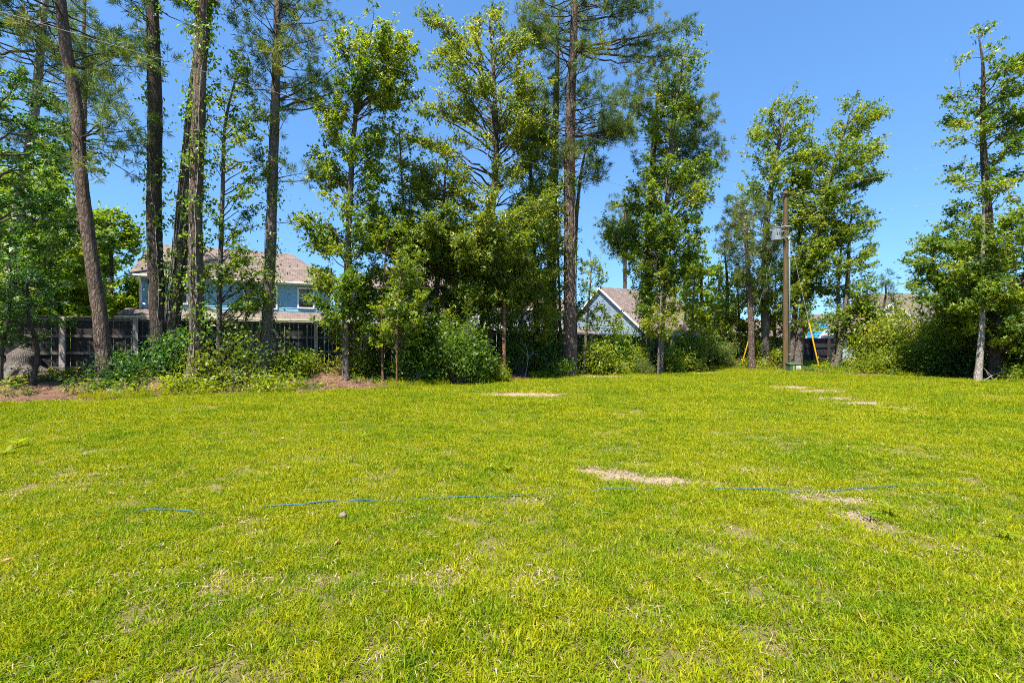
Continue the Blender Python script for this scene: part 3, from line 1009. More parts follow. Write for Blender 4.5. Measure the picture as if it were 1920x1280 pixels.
def shrub(label, X, D, w, h, leaf='broad', tmpl=None, size=0.10, n=1800, seed=0, tone=0.0, name='shrub', stems=7, group='shrubs in the pine straw bed', dp=None, low=0.05, needle=False):
    n = int(n * 1.5)
    r = np.random.default_rng(5000 + seed)
    x0 = px(X, D); g0 = gh(x0, D)
    root = empty(name, (x0, D, g0))
    tag(root, label, 'shrub', group)
    tb = Tubes()
    dp = dp or w * 0.8
    ntip = max(10, n // 45)
    lobes = []
    for k in range(5):
        lobes.append((r.uniform(-.30, .30) * w, r.uniform(-.25, .25) * dp, (r.uniform(.6, 1.0) if k else 1.0) * h))
    tips = []
    while len(tips) < ntip:
        lx, ly, lh = lobes[r.integers(0, 5)]
        v = r.normal(0, 1, 3); v /= np.linalg.norm(v); q = r.uniform(.35, 1.0) ** .5
        p = np.array([lx + v[0] * q * w * .30, ly + v[1] * q * dp * .30, lh * .55 + v[2] * q * lh * .48])
        if p[2] > low * h:
            tips.append(p)
    tips = np.array(tips)
    shoot = r.uniform(0, 1, len(tips)) < .16
    tips[shoot] *= r.uniform(1.15, 1.5, shoot.sum())[:, None]
    bases = np.stack([r.normal(0, .10 * w, stems), r.normal(0, .08 * w, stems), np.full(stems, -.05)], 1)
    which = r.integers(0, stems, ntip)
    for i in range(ntip):
        b = bases[which[i]]; t = tips[i]
        c = b + (t - b) * .5 + np.array([0, 0, .12 * h])
        tt = np.linspace(0, 1, 5)[:, None]
        Q = (1 - tt) ** 2 * b + 2 * tt * (1 - tt) * c + tt * tt * t
        tb.add(Q, np.linspace(.008 + .006 * h, .003, 5), 4)
    obj('stems', tb.mesh('stems'), M['twig'], root)
    q = r.integers(0, ntip, n)
    bq = bases[which[q]]
    u = np.clip(1 - np.abs(r.normal(0, .16, n)), .3, 1)[:, None]
    spread = (0.10 + .07 * w)
    pos = bq + (tips[q] - bq) * u + r.normal(0, spread, (n, 3)) * np.array([[1, 1, .7]])
    pos[:, 2] = np.maximum(pos[:, 2], .02)
    cv = r.normal(.45 + tone, .17, ntip)
    var = np.clip(cv[q] + r.normal(0, .17, n), 0, 1)
    if needle:
        k = 9
        pos = np.repeat(pos, k, 0); var = np.repeat(var, k)
        V, F, var = leaf_arrays(T_NEEDLE, pos, r.normal(0, .7, (n * k, 3)) + np.array([[0, 0, .45]]), r.normal(0, 1, (n * k, 3)), size * r.uniform(.7, 1.2, n * k), var)
    else:
        V, F, var = leaf_arrays(tmpl or T_BROAD, pos, r.normal(0, .7, (n, 3)) + np.array([[0, 0, -.15]]), r.normal(0, .6, (n, 3)) + np.array([[-.15, -.3, .6]]), size * r.uniform(.6, 1.3, n), var)
    TRI[0] += len(F)
    obj('leaves', mesh_np('leaves', V, F, {'var': var}), M[leaf], root)
    return root

# ------------------------------------------------------------------ the fence
fence = empty('wooden_fence', (FA[0], FA[1], 0), math.atan2(FD[1], FD[0]))
tag(fence, 'dark board fence with grey posts and rails behind the trees', 'fence')
U0, BAY, NBAY = -4.6, 1.9, 25


def fence_base(u):
    p = FA + FD * u
    return float(ground_h(np.array([p[0]]), np.array([p[1]]))[0])


FH = 1.83
# a picket is slightly cupped towards the lawn side; alike pickets share four meshes (lengths trimmed to the slope)
def picket_mesh(cup, dog):
    w = 0.147; t = 0.018; ns = 5
    mb = MB()
    xs = np.linspace(-w / 2, w / 2, ns)
    ys = -0.0 + cup * (1 - (2 * xs / w) ** 2)
    V = []; F = []
    for z in (0.0, FH - 0.03):
        for k in range(ns):
            zz = z - (dog if z > 0 and k in (0, ns - 1) else 0)
            V.append((xs[k], ys[k], zz))
        for k in range(ns):
            zz = z - (dog if z > 0 and k in (0, ns - 1) else 0)
            V.append((xs[k], ys[k] + t, zz))
    n2 = 2 * ns
    for k in range(ns - 1):
        F.append((k, k + 1, n2 + k + 1, n2 + k)); F.append((ns + k + 1, ns + k, n2 + ns + k, n2 + ns + k + 1))
        F.append((n2 + k, n2 + k + 1, n2 + ns + k + 1, n2 + ns + k)); F.append((k + 1, k, ns + k, ns + k + 1))
    F.append((0, n2, n2 + ns, ns)); F.append((ns - 1, 2 * ns - 1, n2 + 2 * ns - 1, n2 + ns - 1))
    mb.add(V, F)
    me = mb.mesh('picket'); me.materials.append(M['fence_board'])
    return me


pickets = [picket_mesh(c, 0.02) for c in (0.002, 0.006, 0.004, 0.008)]
post = MB(); post.box(-.07, .07, -.18, -.042, -.3, FH + 0.005); post_me = post.mesh('post'); post_me.materials.append(M['fence_post'])
shaded_post = post_me.copy(); shaded_post.materials.clear(); shaded_post.materials.append(M['fence_board'])  # right-end posts: the shade under the trees is put into their colour
rr = random.Random(5)
for b in range(NBAY):
    u0 = U0 + b * BAY
    h0, h1 = fence_base(u0), fence_base(u0 + BAY)
    slope = (h1 - h0) / BAY
    for k in range(12):
        u = u0 + (k + .5) * BAY / 12
        o = bpy.data.objects.new('picket', pickets[rr.randrange(4)])
        o.location = (u + rr.uniform(-.005, .005), 0, h0 + slope * (u - u0) + 0.02)
        o.rotation_euler = (0, rr.uniform(-.003, .003), 0)
        o.parent = fence; C.objects.link(o)
    o = bpy.data.objects.new('post', post_me if u0 < 29 else shaded_post); o.location = (u0, 0, h0); o.parent = fence; C.objects.link(o)
    mb = MB()
    for (nm, zr, y0, y1, th) in (('rail', .12, -.04, -.002, .09), ('rail', .60, -.04, -.002, .09), ('rail', 1.16, -.04, -.002, .09), ('rail', 1.72, -.04, -.002, .09), ('cap_board', FH + .008, -.115, .035, .03)):
        m = MB()
        a0, a1 = (u0 + .072, u0 + BAY - .072) if nm == 'rail' else (u0 + .001, u0 + BAY - .001)
        za, zb = h0 + zr + slope * (a0 - u0), h0 + zr + slope * (a1 - u0)
        m.add([(a0, y0, za), (a1, y0, zb), (a1, y1, zb), (a0, y1, za), (a0, y0, za + th), (a1, y0, zb + th), (a1, y1, zb + th), (a0, y1, za + th)],
              [(0, 3, 2, 1), (4, 5, 6, 7), (0, 1, 5, 4), (1, 2, 6, 5), (2, 3, 7, 6), (3, 0, 4, 7)])
        m.build(nm, M['fence_rail'] if u0 < 29 else M['fence_board'], fence)  # right-end rails are darkened by colour too, as painted tree shade

# ------------------------------------------------------------------ houses behind the fence
def planar_uv(me):
    """real size uv per face: u along the horizontal of the face, v up the slope (for shingles)"""
    uv = me.uv_layers.new(name='UVMap')
    for p in me.polygons:
        n = p.normal
        u = Vector((-n.y, n.x, 0))
        if u.length < 1e-4: u = Vector((1, 0, 0))
        u.normalize(); v = n.cross(u)
        for li in p.loop_indices:
            co = me.vertices[me.loops[li].vertex_index].co
            uv.data[li].uv = (co.dot(u), co.dot(v))


def lap_siding(mb, x0, x1, z0, z1, y=0.0, top=None, axis='x', row=0.18, flip=False):
    """clapboards: each row leans out at its foot; top(z) -> (left, right) trims rows under a gable"""
    z = z0
    while z < z1 - 1e-3:
        zt = min(z + row, z1)
        a0, a1 = (x0, x1) if top is None else top(z)
        b0, b1 = (x0, x1) if top is None else top(zt)
        s = 1 if flip else -1
        f = y + s * .032; g = y + s * .004
        if axis == 'x':
            P = [(a0, f, z), (a1, f, z), (b1, g, zt), (b0, g, zt), (a0, y + s * .003, z), (a1, y + s * .003, z)]
        else:
            P = [(f, a0, z), (f, a1, z), (g, b1, zt), (g, b0, zt), (y + s * .003, a0, z), (y + s * .003, a1, z)]
        mb.add(P, [(0, 1, 2, 3), (4, 5, 1, 0)])
        z = zt


def window(parent, xc, zc, w, h, y, mull=True):
    """white framed sash window on a front wall at y"""
    m = MB(); t = .10
    m.box(xc - w / 2 - t, xc - w / 2, y - .06, y + .02, zc - h / 2 - t, zc + h / 2 + t)
    m.box(xc + w / 2, xc + w / 2 + t, y - .06, y + .02, zc - h / 2 - t, zc + h / 2 + t)
    m.box(xc - w / 2 + .001, xc + w / 2 - .001, y - .06, y + .02, zc + h / 2, zc + h / 2 + t)
    m.box(xc - w / 2 + .001, xc + w / 2 - .001, y - .075, y + .02, zc - h / 2 - t, zc - h / 2)
    m.box(xc - w / 2 + .001, xc + w / 2 - .001, y - .045, y + .01, zc - .03, zc + .03)
    f = m.build('window', M['white_paint'], parent)
    g = MB(); g.box(xc - w / 2, xc + w / 2, y - .028, y - .022, zc - h / 2 + .001, zc - .031); g.build('pane', M['glass'], f)
    g = MB(); g.box(xc - w / 2, xc + w / 2, y - .035, y - .030, zc + .031, zc + h / 2 - .001); g.build('pane', M['glass'], f)
    if mull:
        m = MB(); m.box(xc - .012, xc + .012, y - .043, y - .036, zc + .032, zc + h / 2 - .002)
        m.box(xc - w / 2 + .002, xc - .0125, y - .043, y - .036, zc + h / 4 - .012, zc + h / 4 + .012)
        m.box(xc + .0125, xc + w / 2 - .002, y - .043, y - .036, zc + h / 4 - .012, zc + h / 4 + .012); m.build('muntin', M['white_paint'], f)
    return f


def roof_obj(name, polys, mat, parent, thick=.16):
    mb = MB()
    for p in polys:
        mb.slab(p, thick)
    o = mb.build(name, mat, parent)
    planar_uv(o.data)
    return o


def wall_block(parent, W, Dp, z0, z1, mat, name='wall', x0=0.0, y0=0.0):
    mb = MB()
    lap_siding(mb, x0, x0 + W, z0, z1, y0)
    lap_siding(mb, x0, x0 + W, z0, z1, y0 + Dp, flip=True)
    lap_siding(mb, y0, y0 + Dp, z0, z1, x0, axis='y')
    lap_siding(mb, y0, y0 + Dp, z0, z1, x0 + W, axis='y', flip=True)
    mb.box(x0, x0 + W, y0, y0 + Dp, z0, z1 - .01)
    return mb.build(name, mat, parent)


ROT = math.radians(25)
# --- blue two storey house on the left
h1 = empty('blue_house', (px(262, 29.6), 29.6, 0.45), ROT)
tag(h1, 'blue clapboard two storey house with brown roof and white trim', 'house')
W1, D1, E1 = 11.5, 9.0, 5.5
wall_block(h1, W1, D1, -0.4, E1 + .05, M['blue_siding'])
mb = MB()
for (x, y) in ((-.03, -.03), (W1 - .09, -.03), (W1 - .09, D1 - .09), (-.03, D1 - .09)):
    mb.box(x, x + .12, y, y + .12, -.4, E1 - .12)
mb.build('corner_board', M['white_paint'], h1)
ov = .45; rz = 8.35; ez = E1
roof_obj('roof', [[(-ov, -ov, ez), (W1 + ov, -ov, ez), (W1 - 2.7, D1 / 2, rz), (-ov, D1 / 2, rz)],
                  [(W1 + ov, D1 + ov, ez), (-ov, D1 + ov, ez), (-ov, D1 / 2, rz), (W1 - 2.7, D1 / 2, rz)],
                  [(W1 + ov, -ov, ez), (W1 + ov, D1 + ov, ez), (W1 - 2.7, D1 / 2, rz)]], M['tan_roof'], h1, .12)
mb = MB()
mb.box(-ov - .02, W1 + ov + .02, -ov - .03, -ov + .02, ez - .22, ez - .02)
mb.box(-ov, W1 + ov, -ov + .021, -.03, ez - .2, ez - .17)
mb.build('fascia', M['cream_paint'], h1)
mb = MB(); mb.box(-ov, W1 + ov, -ov - .13, -ov - .031, ez - .13, ez - .01); mb.build('gutter', M['white_paint'], h1)
mb = MB()
mb.tube([(.08, -ov - .08, ez - .1), (.08, -.25, ez - .45), (.08, -.09, ez - .6), (.08, -.09, 3.75), (.35, -.3, 3.55)], .05, 6)
mb.build('downspout', M['white_paint'], h1)
mb = MB()
lap_siding(mb, 0, D1, E1 + .05, rz - .2, -.001, top=lambda z: (D1 / 2 * (z - ez) / (rz - ez), D1 - D1 / 2 * (z - ez) / (rz - ez)), axis='y')
mb.build('gable_siding', M['blue_siding'], h1)
for (xc, zc, w, h) in ((2.15, 4.4, .75, 1.35), (6.35, 4.3, .85, 1.5), (7.45, 4.3, .85, 1.5), (9.85, 4.35, .95, 1.35)):
    window(h1, xc, zc, w, h, -.03)
# porch roof along the back of the house
roof_obj('porch_roof', [[(-.7, -2.0, 2.72), (W1 + .4, -2.0, 2.72), (W1 + .4, -.04, 3.3), (-.7, -.04, 3.3)]], M['tan_roof'], h1, .1)
mb = MB(); mb.box(-.72, W1 + .42, -2.08, -2.01, 2.5, 2.72); mb.build('porch_fascia', M['cream_paint'], h1)
mb = MB(); mb.box(-.65, W1 + .35, -1.98, -1.86, 2.16, 2.49); mb.build('porch_beam', M['sage_paint'], h1)
for x in (-.55, 1.9, 5.2, 8.5, W1 + .2):
    mb = MB(); mb.box(x - .09, x + .09, -2.01, -1.83, -.3, 2.159); mb.build('porch_post', M['cream_paint'], h1)
# small entry gable with cream rake boards
mb = MB()
mb.slab([(2.9, -2.95, 2.8), (4.15, -2.95, 3.35), (4.15, -.8, 3.35), (2.9, -.8, 2.8)], .09)
mb.slab([(4.15, -2.95, 3.35), (5.4, -2.95, 2.8), (5.4, -.8, 2.8), (4.15, -.8, 3.35)], .09)
o = mb.build('entry_roof', M['tan_roof'], h1); planar_uv(o.data)
mb = MB()
mb.add([(2.95, -2.9, 2.5), (5.35, -2.9, 2.5), (5.35, -2.9, 2.72), (4.15, -2.9, 3.24), (2.95, -2.9, 2.72), (2.95, -2.6, 2.5), (5.35, -2.6, 2.5), (5.35, -2.6, 2.72), (4.15, -2.6, 3.24), (2.95, -2.6, 2.72)],
       [(0, 1, 2, 3, 4), (9, 8, 7, 6, 5), (0, 5, 6, 1), (1, 6, 7, 2), (4, 9, 5, 0)])
mb.build('entry_gable', M['cream_paint'], h1)

# --- white house in the middle, mostly hidden by trees
h2 = empty('white_house', (px(662, 40), 40, 0.35), ROT)
tag(h2, 'pale lavender white house hidden behind the middle trees', 'house')
W2, D2, E2 = 12.5, 10, 5.9
wall_block(h2, W2, D2, -.4, E2, M['white_siding'])
rz = 8.9
roof_obj('roof', [[(-.4, -.4, E2), (W2 + .4, -.4, E2), (W2 - 4, D2 / 2, rz), (4, D2 / 2, rz)], [(W2 + .4, D2 + .4, E2), (-.4, D2 + .4, E2), (4, D2 / 2, rz), (W2 - 4, D2 / 2, rz)],
                  [(W2 + .4, -.4, E2), (W2 + .4, D2 + .4, E2), (W2 - 4, D2 / 2, rz)], [(-.4, D2 + .4, E2), (-.4, -.4, E2), (4, D2 / 2, rz)]], M['tan_roof'], h2, .12)
mb = MB(); mb.box(-.42, W2 + .42, -.46, -.41, E2 - .2, E2 - .02); mb.build('fascia', M['white_paint'], h2)
for xc in (2, 5, 8.5, 11):
    window(h2, xc, 4.4, .9, 1.4, -.03)
for xc in (2.5, 6, 10):
    window(h2, xc, 1.5, 1.0, 1.5, -.03)

# --- white hip roofed wing beside the tall pine
h3 = empty('cottage', (px(915, 42), 42, 0.15), math.radians(14))
tag(h3, 'white cottage with tan hip roof behind the tall straight pine', 'house')
W3, D3, E3 = 8.6, 8.0, 4.55
wall_block(h3, W3, D3, -.3, E3, M['white_siding'])
rz = 7.3
roof_obj('roof', [[(-.4, -.4, E3), (W3 + .4, -.4, E3), (W3 - 3.0, D3 / 2, rz), (2.8, D3 / 2, rz)], [(W3 + .4, D3 + .4, E3), (-.4, D3 + .4, E3), (2.8, D3 / 2, rz), (W3 - 3.0, D3 / 2, rz)],
                  [(W3 + .4, -.4, E3), (W3 + .4, D3 + .4, E3), (W3 - 3.0, D3 / 2, rz)], [(-.4, D3 + .4, E3), (-.4, -.4, E3), (2.8, D3 / 2, rz)]], M['tan_roof'], h3, .12)
mb = MB(); mb.box(-.42, W3 + .42, -.46, -.41, E3 - .2, E3 - .02); mb.build('fascia', M['cream_paint'], h3)
window(h3, 6.75, 3.45, .8, 1.3, -.03)
window(h3, 2.0, 3.3, .8, 1.2, -.03)
roof_obj('porch_roof', [[(5.9, -2.1, 2.05), (10.3, -2.1, 2.05), (9.4, -.03, 2.75), (6.4, -.03, 2.75)]], M['tan_roof'], h3, .1)
mb = MB(); mb.box(5.88, 10.32, -2.17, -2.11, 1.85, 2.04); mb.build('porch_fascia', M['cream_paint'], h3)
for x in (6.1, 10.1):
    mb = MB(); mb.box(x - .08, x + .08, -2.06, -1.9, -.3, 1.85); mb.build('porch_post', M['white_paint'], h3)

# --- grey blue gabled house; the gable end faces the lawn on its left
gd = np.array([.566, -.824])                                         # along the gable wall, towards the viewer
h4 = empty('grey_blue_house', (8.6, 44, 0.05), math.atan2(gd[1], gd[0]))
tag(h4, 'grey blue clapboard house with steep tan gable roof', 'house')
HW, L4, E4, R4 = 4.9, 10.2, 2.85, 6.75                               # half width, length (local +y), eave, ridge
mb = MB()
lap_siding(mb, -HW, HW, -.3, E4, 0)
lap_siding(mb, -HW, HW, E4, R4 - .05, 0, top=lambda z: (-HW * (R4 - z) / (R4 - E4), HW * (R4 - z) / (R4 - E4)))
lap_siding(mb, 0, L4, -.3, E4, HW, axis='y', flip=True)
lap_siding(mb, 0, L4, -.3, E4, -HW, axis='y')
mb.box(-HW, HW, .0, L4, -.3, E4 - .01)
mb.build('wall', M['greyblue_siding'], h4)
s = (R4 - E4) / HW
ez = E4 - s * .4
roof_obj('roof', [[(HW + .4, -.28, ez + .1), (HW + .4, L4 + .3, ez + .1), (0, L4 + .3, R4 + .1), (0, -.28, R4 + .1)], [(-HW - .4, L4 + .3, ez + .1), (-HW - .4, -.28, ez + .1), (0, -.28, R4 + .1), (0, L4 + .3, R4 + .1)]], M['tan_roof'], h4, .1)
mb = MB()
for sg in (1, -1):
    P = [(0, -.3, R4 + .06), (sg * (HW + .4), -.3, ez + .06), (sg * (HW + .4), -.3, ez - .14), (0, -.3, R4 - .16)]
    Q = [(a, -.262, c) for a, b, c in P]
    mb.add(P + Q, [(0, 1, 2, 3), (7, 6, 5, 4), (0, 4, 5, 1), (2, 6, 7, 3), (1, 5, 6, 2), (3, 7, 4, 0)])
mb.build('rake_board', M['white_paint'], h4)
mb = MB(); mb.tube([(1.4, 3.4, R4 - 1.35), (1.4, 3.4, R4 - .55)], .05, 8); mb.build('vent_pipe', M['black_iron'], h4)
mb = MB(); mb.tube([(.45, 5.6, R4 - .5), (.45, 5.6, R4 + .3)], .06, 8); mb.build('vent_pipe', M['black_iron'], h4)
window(h4, -2.2, 1.5, .9, 1.3, -.03)
mb = MB()
mb.slab([(HW + 2.4, 8.2, 1.85), (HW + 2.4, 10.0, 2.55), (HW - .8, 10.0, 2.55), (HW - .8, 8.2, 1.85)], .1)
mb.slab([(HW + 2.4, 10.0, 2.55), (HW + 2.4, 11.8, 1.85), (HW - .8, 11.8, 1.85), (HW - .8, 10.0, 2.55)], .1)
o = mb.build('porch_roof', M['tan_roof'], h4); planar_uv(o.data)
mb = MB()
mb.add([(HW + 2.3, 8.4, 1.6), (HW + 2.3, 11.6, 1.6), (HW + 2.3, 11.6, 1.8), (HW + 2.3, 10, 2.42), (HW + 2.3, 8.4, 1.8), (HW + 2.0, 8.4, 1.6), (HW + 2.0, 11.6, 1.6), (HW + 2.0, 11.6, 1.8), (HW + 2.0, 10, 2.42), (HW + 2.0, 8.4, 1.8)],
       [(0, 1, 2, 3, 4), (9, 8, 7, 6, 5), (0, 5, 6, 1), (1, 6, 7, 2), (4, 9, 5, 0)])
mb.build('porch_gable', M['sage_paint'], h4)
for y in (8.6, 11.4):
    mb = MB(); mb.box(HW + 2.05, HW + 2.2, y - .08, y + .08, -.3, 1.59); mb.build('porch_post', M['white_paint'], h4)

# --- vivid blue gabled house seen past the utility pole
h5 = empty('bright_blue_house', (px(1540, 47), 47, -.05), math.radians(-8))
tag(h5, 'small bright blue gabled house seen beyond the utility pole', 'house')
wall_block(h5, 8.2, 7, -.3, 1.45, M['white_siding'], x0=-4.6)
mb = MB()
lap_siding(mb, -1.5, 1.5, 1.46, 4.3, -.25, top=lambda z: (-1.5 + max(0, z - 2.9) * 1.0, 1.5 - max(0, z - 2.9) * 1.0))
mb.box(-1.5, 1.5, -.25, 3.5, 1.46, 2.9)
mb.build('gable', M['vivid_siding'], h5)
roof_obj('roof', [[(-8.4, -.4, 1.5), (-1.52, -.4, 1.5), (-1.52, 3.5, 4.1), (-8.4, 3.5, 4.1)], [(1.9, -.26, 2.55), (1.9, 4, 2.55), (0, 4, 4.5), (0, -.26, 4.5)], [(-1.9, 4, 2.55), (-1.9, -.26, 2.55), (0, -.26, 4.5), (0, 4, 4.5)],
                  [(1.52, -.4, 1.5), (4.6, -.4, 1.5), (4.6, 3.5, 3.2), (1.52, 3.5, 3.2)]], M['tan_roof'], h5, .1)
mb = MB()
for k in range(8):
    z = 1.5 + .17 * k; w = 1.15 - .13 * k
    mb.add([(.3 - w, -.9, z), (.3 + w, -.9, z), (.3 + w - .1, -.87, z + .165), (.3 - w + .1, -.87, z + .165), (.3 - w, -.3, z), (.3 + w, -.3, z), (.3 + w - .1, -.3, z + .165), (.3 - w + .1, -.3, z + .165)],
           [(0, 1, 2, 3), (7, 6, 5, 4), (0, 4, 5, 1), (2, 6, 7, 3), (1, 5, 6, 2), (3, 7, 4, 0)])
mb.build('porch_gable', M['white_siding'], h5)
mb = MB(); mb.box(-1.62, -1.5, -.3, -.2, 1.46, 2.75); mb.build('corner_board', M['white_paint'], h5)

# --- long brown roof on the right
h6 = empty('brown_roofed_house', (px(1668, 40), 40, -.05), math.radians(-14))
tag(h6, 'house with broad brown shingle roof and small white dormer gable', 'house')
W6, D6, E6, R6 = 7.0, 9, 2.6, 6.25
wall_block(h6, W6, D6, -.3, E6, M['greyblue_siding'])
roof_obj('roof', [[(-.6, -.5, E6), (W6 + 1.6, -.5, E6), (3.9, D6 / 2, R6), (-.6, D6 / 2, R6)], [(W6 + 1.6, D6 + .5, E6), (-.6, D6 + .5, E6), (-.6, D6 / 2, R6), (3.9, D6 / 2, R6)], [(W6 + 1.6, -.5, E6), (W6 + 1.6, D6 + .5, E6), (3.9, D6 / 2, R6)]], M['brown_roof'], h6, .12)
roof_obj('dormer_roof', [[(-.55, 1.0, 4.05), (.75, 1.0, 5.25), (.75, 3.4, 5.25), (-.55, 3.4, 4.05)], [(.75, 1.0, 5.25), (2.05, 1.0, 4.05), (2.05, 3.4, 4.05), (.75, 3.4, 5.25)]], M['brown_roof'], h6, .09)
mb = MB(); lap_siding(mb, -.35, 1.85, 3.6, 5.05, 1.25, top=lambda z: (-.35 + max(0, z - 4.0) * 1.08, 1.85 - max(0, z - 4.0) * 1.08)); mb.build('dormer_gable', M['sage_paint'], h6)
mb = MB()
for sg in (1, -1):
    P = [(.75, .97, 5.24), (.75 + sg * 1.32, .97, 4.03), (.75 + sg * 1.32, .97, 3.85), (.75, .97, 5.02)]
    Q = [(a, 1.06, c) for a, b, c in P]
    mb.add(P + Q, [(0, 1, 2, 3), (7, 6, 5, 4), (0, 4, 5, 1), (2, 6, 7, 3), (1, 5, 6, 2)])
mb.box(.69, .81, 1.0, 1.08, 4.2, 4.98)
mb.build('rake_board', M['white_paint'], h6)
window(h6, .75, 3.75, .7, .7, 1.22)
roof_obj('lower_roof', [[(-4.5, -1.2, 2.2), (-.61, -1.2, 2.2), (-.61, 3, 4.2), (-4.5, 3, 4.2)]], M['tan_roof'], h6, .1)
mb = MB(); lap_siding(mb, -4.3, -.3, -.3, 2.25, -.6); mb.box(-4.3, -.3, -.6, 2.8, -.3, 2.2); mb.build('lower_wall', M['greyblue_siding'], h6)

# ------------------------------------------------------------------ utility pole, wires, guys
PX_, PD = px(1473, 24), 24.0
pg = gh(PX_, PD)
up = empty('utility_pole', (PX_, PD, pg))
tag(up, 'tall brown wooden utility pole with grey conduit down its side', 'utility pole')
PH = pz(357, PD) - pg
mb = MB()
zz = np.linspace(-.4, PH, 30)
mb.tube([(0.004 * math.sin(z * 1.3), 0, z) for z in zz], [.138 - .035 * max(z, 0) / PH for z in zz], 16)
mb.build('pole', M['pole_wood'], up, True)
mb = MB(); mb.tube([(0, 0, PH - .02), (0, 0, PH + .07), (0, 0, PH + .09)], [.118, .118, .07], 14); mb.build('pole_cap', M['black_iron'], up)
mb = MB(); mb.box(-.36, .42, -.16, -.10, PH - .28, PH - .2); mb.build('cross_arm', M['black_iron'], up)
mb = MB(); mb.tube([(.165, -.06, -.1), (.165, -.06, PH * .72), (.15, -.06, PH * .745)], .045, 10); mb.build('conduit', M['conduit'], up, True)
for k, z in enumerate((.9, 2.6, 4.3, 6.0)):
    mb = MB(); mb.box(.095, .215, -.122, -.112, z, z + .05); mb.build('conduit_strap', M['galv'], up)
mb = MB(); mb.tube([(.13, -.06, PH * .745), (.19, -.1, PH * .79), (.08, -.14, PH * .82), (-.2, -.12, PH * .79)], .014, 6); mb.build('drip_loop', M['black_iron'], up)
for z in (pz(425, PD) - pg, pz(445, PD) - pg):
    mb = MB(); mb.box(-.2, -.09, -.03, .03, z - .03, z + .03); mb.box(-.16, .16, -.17, -.155, z - .025, z + .025); mb.build('bracket', M['galv'], up)
# transformer can hanging on the left of the pole
tz = pz(452, PD) - pg
tx = px(1455, PD) - PX_
tr = empty('pole_transformer', (PX_ + tx, PD - .05, pg + tz))
tag(tr, 'grey cylindrical transformer can hung near the top of the wooden pole', 'transformer')
mb = MB()
mb.tube([(0, 0, 0), (0, 0, .03), (0, 0, .62), (0, 0, .64), (0, 0, .68), (0, 0, .70)], [.24, .255, .255, .275, .275, .2], 24)
mb.build('tank', M['can'], tr, False)
mb = MB(); mb.tube([(-.08, -.04, .69), (-.08, -.04, .73), (-.08, -.04, .745), (-.08, -.04, .78), (-.08, -.04, .80), (-.08, -.04, .84), (-.08, -.04, .88)], [.05, .05, .08, .05, .08, .05, .03], 12); mb.build('bushing', M['porcelain'], tr, True)
mb = MB(); mb.box(-.32, -.25, -.05, .05, .5, .6); mb.tube([(-.3, 0, .5), (-.3, 0, .62)], .045, 8); mb.build('arrester', M['porcelain'], tr)
for k in range(3):
    mb = MB(); mb.tube([(-.12 + .12 * k, -.25, .40), (-.12 + .12 * k, -.31, .40)], .028, 8); mb.build('terminal', M['porcelain'], tr)
mb = MB(); mb.tube([(-.08, -.04, .87), (.05, -.3, .75), (.05, -.32, .3), (.12, -.3, .18), (.34, -.12, .2)], .011, 6); mb.build('lead_wire', M['black_iron'], tr)
mb = MB(); mb.box(.2, .42, -.03, .03, .12, .17); mb.box(.2, .42, -.03, .03, .5, .55); mb.build('hanger', M['galv'], tr)

# pedestal at the foot of the pole
pdx, pdy = px(1488, 23.7), 23.7
ped = empty('utility_pedestal', (pdx, pdy, gh(pdx, pdy)))
tag(ped, 'low green utility box with white sticker at the pole foot', 'utility box')
mb = MB()
mb.add([(-.30, -.2, -.05), (.30, -.2, -.05), (.30, .2, -.05), (-.30, .2, -.05), (-.30, -.2, .40), (.30, -.2, .40), (.30, .2, .46), (-.30, .2, .46)], [(0, 3, 2, 1), (4, 5, 6, 7), (0, 1, 5, 4), (1, 2, 6, 5), (2, 3, 7, 6), (3, 0, 4, 7)])
mb.build('cabinet', M['ped_green'], ped)
mb = MB(); mb.add([(-.33, -.23, .401), (.33, -.23, .401), (.33, .23, .47), (-.33, .23, .47), (-.33, -.23, .43), (.33, -.23, .43), (.33, .23, .50), (-.33, .23, .50)], [(0, 3, 2, 1), (4, 5, 6, 7), (0, 1, 5, 4), (1, 2, 6, 5), (2, 3, 7, 6), (3, 0, 4, 7)])
mb.build('lid', M['ped_green'], ped)
mb = MB(); mb.box(-.14, -.08, -.206, -.201, .1, .36); mb.build('warning_stripe', M['yellow'], ped)
mb = MB(); mb.box(.02, .25, -.205, -.201, .11, .35); st = mb.build('sticker', M['sticker'], ped)
mb = MB()
for a in range(3):
    for b in range(4):
        mb.box(.035 + a * .07, .085 + a * .07, -.2075, -.2055, .125 + b * .055, .155 + b * .055)
mb.build('sticker_print', M['print'], st)

# guy wires with yellow guards
def guy(label, X, Y, d0, ztop):
    bx, by = px(X, d0), d0
    bz = gh(bx, by)
    top = Vector((PX_, PD, ztop)); bot = Vector((bx, by, bz))
    root = empty('guy_wire', bot); tag(root, label, 'guy wire', 'guy wires of the utility pole')
    d = top - bot
    mb = MB(); mb.tube([(0, 0, -.1), tuple(d * .5), tuple(d)], .009, 5); mb.build('strand', M['wire'], root)
    u = d.normalized()
    mb = MB(); mb.tube([tuple(u * .32), tuple(u * .36), tuple(u * 2.55), tuple(u * 2.58)], [.026, .036, .036, .026], 10); mb.build('guard', M['yellow'], root, True)
    mb = MB(); mb.tube([(0, 0, -.12), tuple(u * .33)], .02, 6); mb.build('anchor_rod', M['black_iron'], root)


guy('yellow guarded guy wire on the left of the pole', 1388, 692, 25.6, pz(398, 24))
guy('yellow guarded guy wire between pole and fence', 1538, 692, 23.2, pz(410, 24))


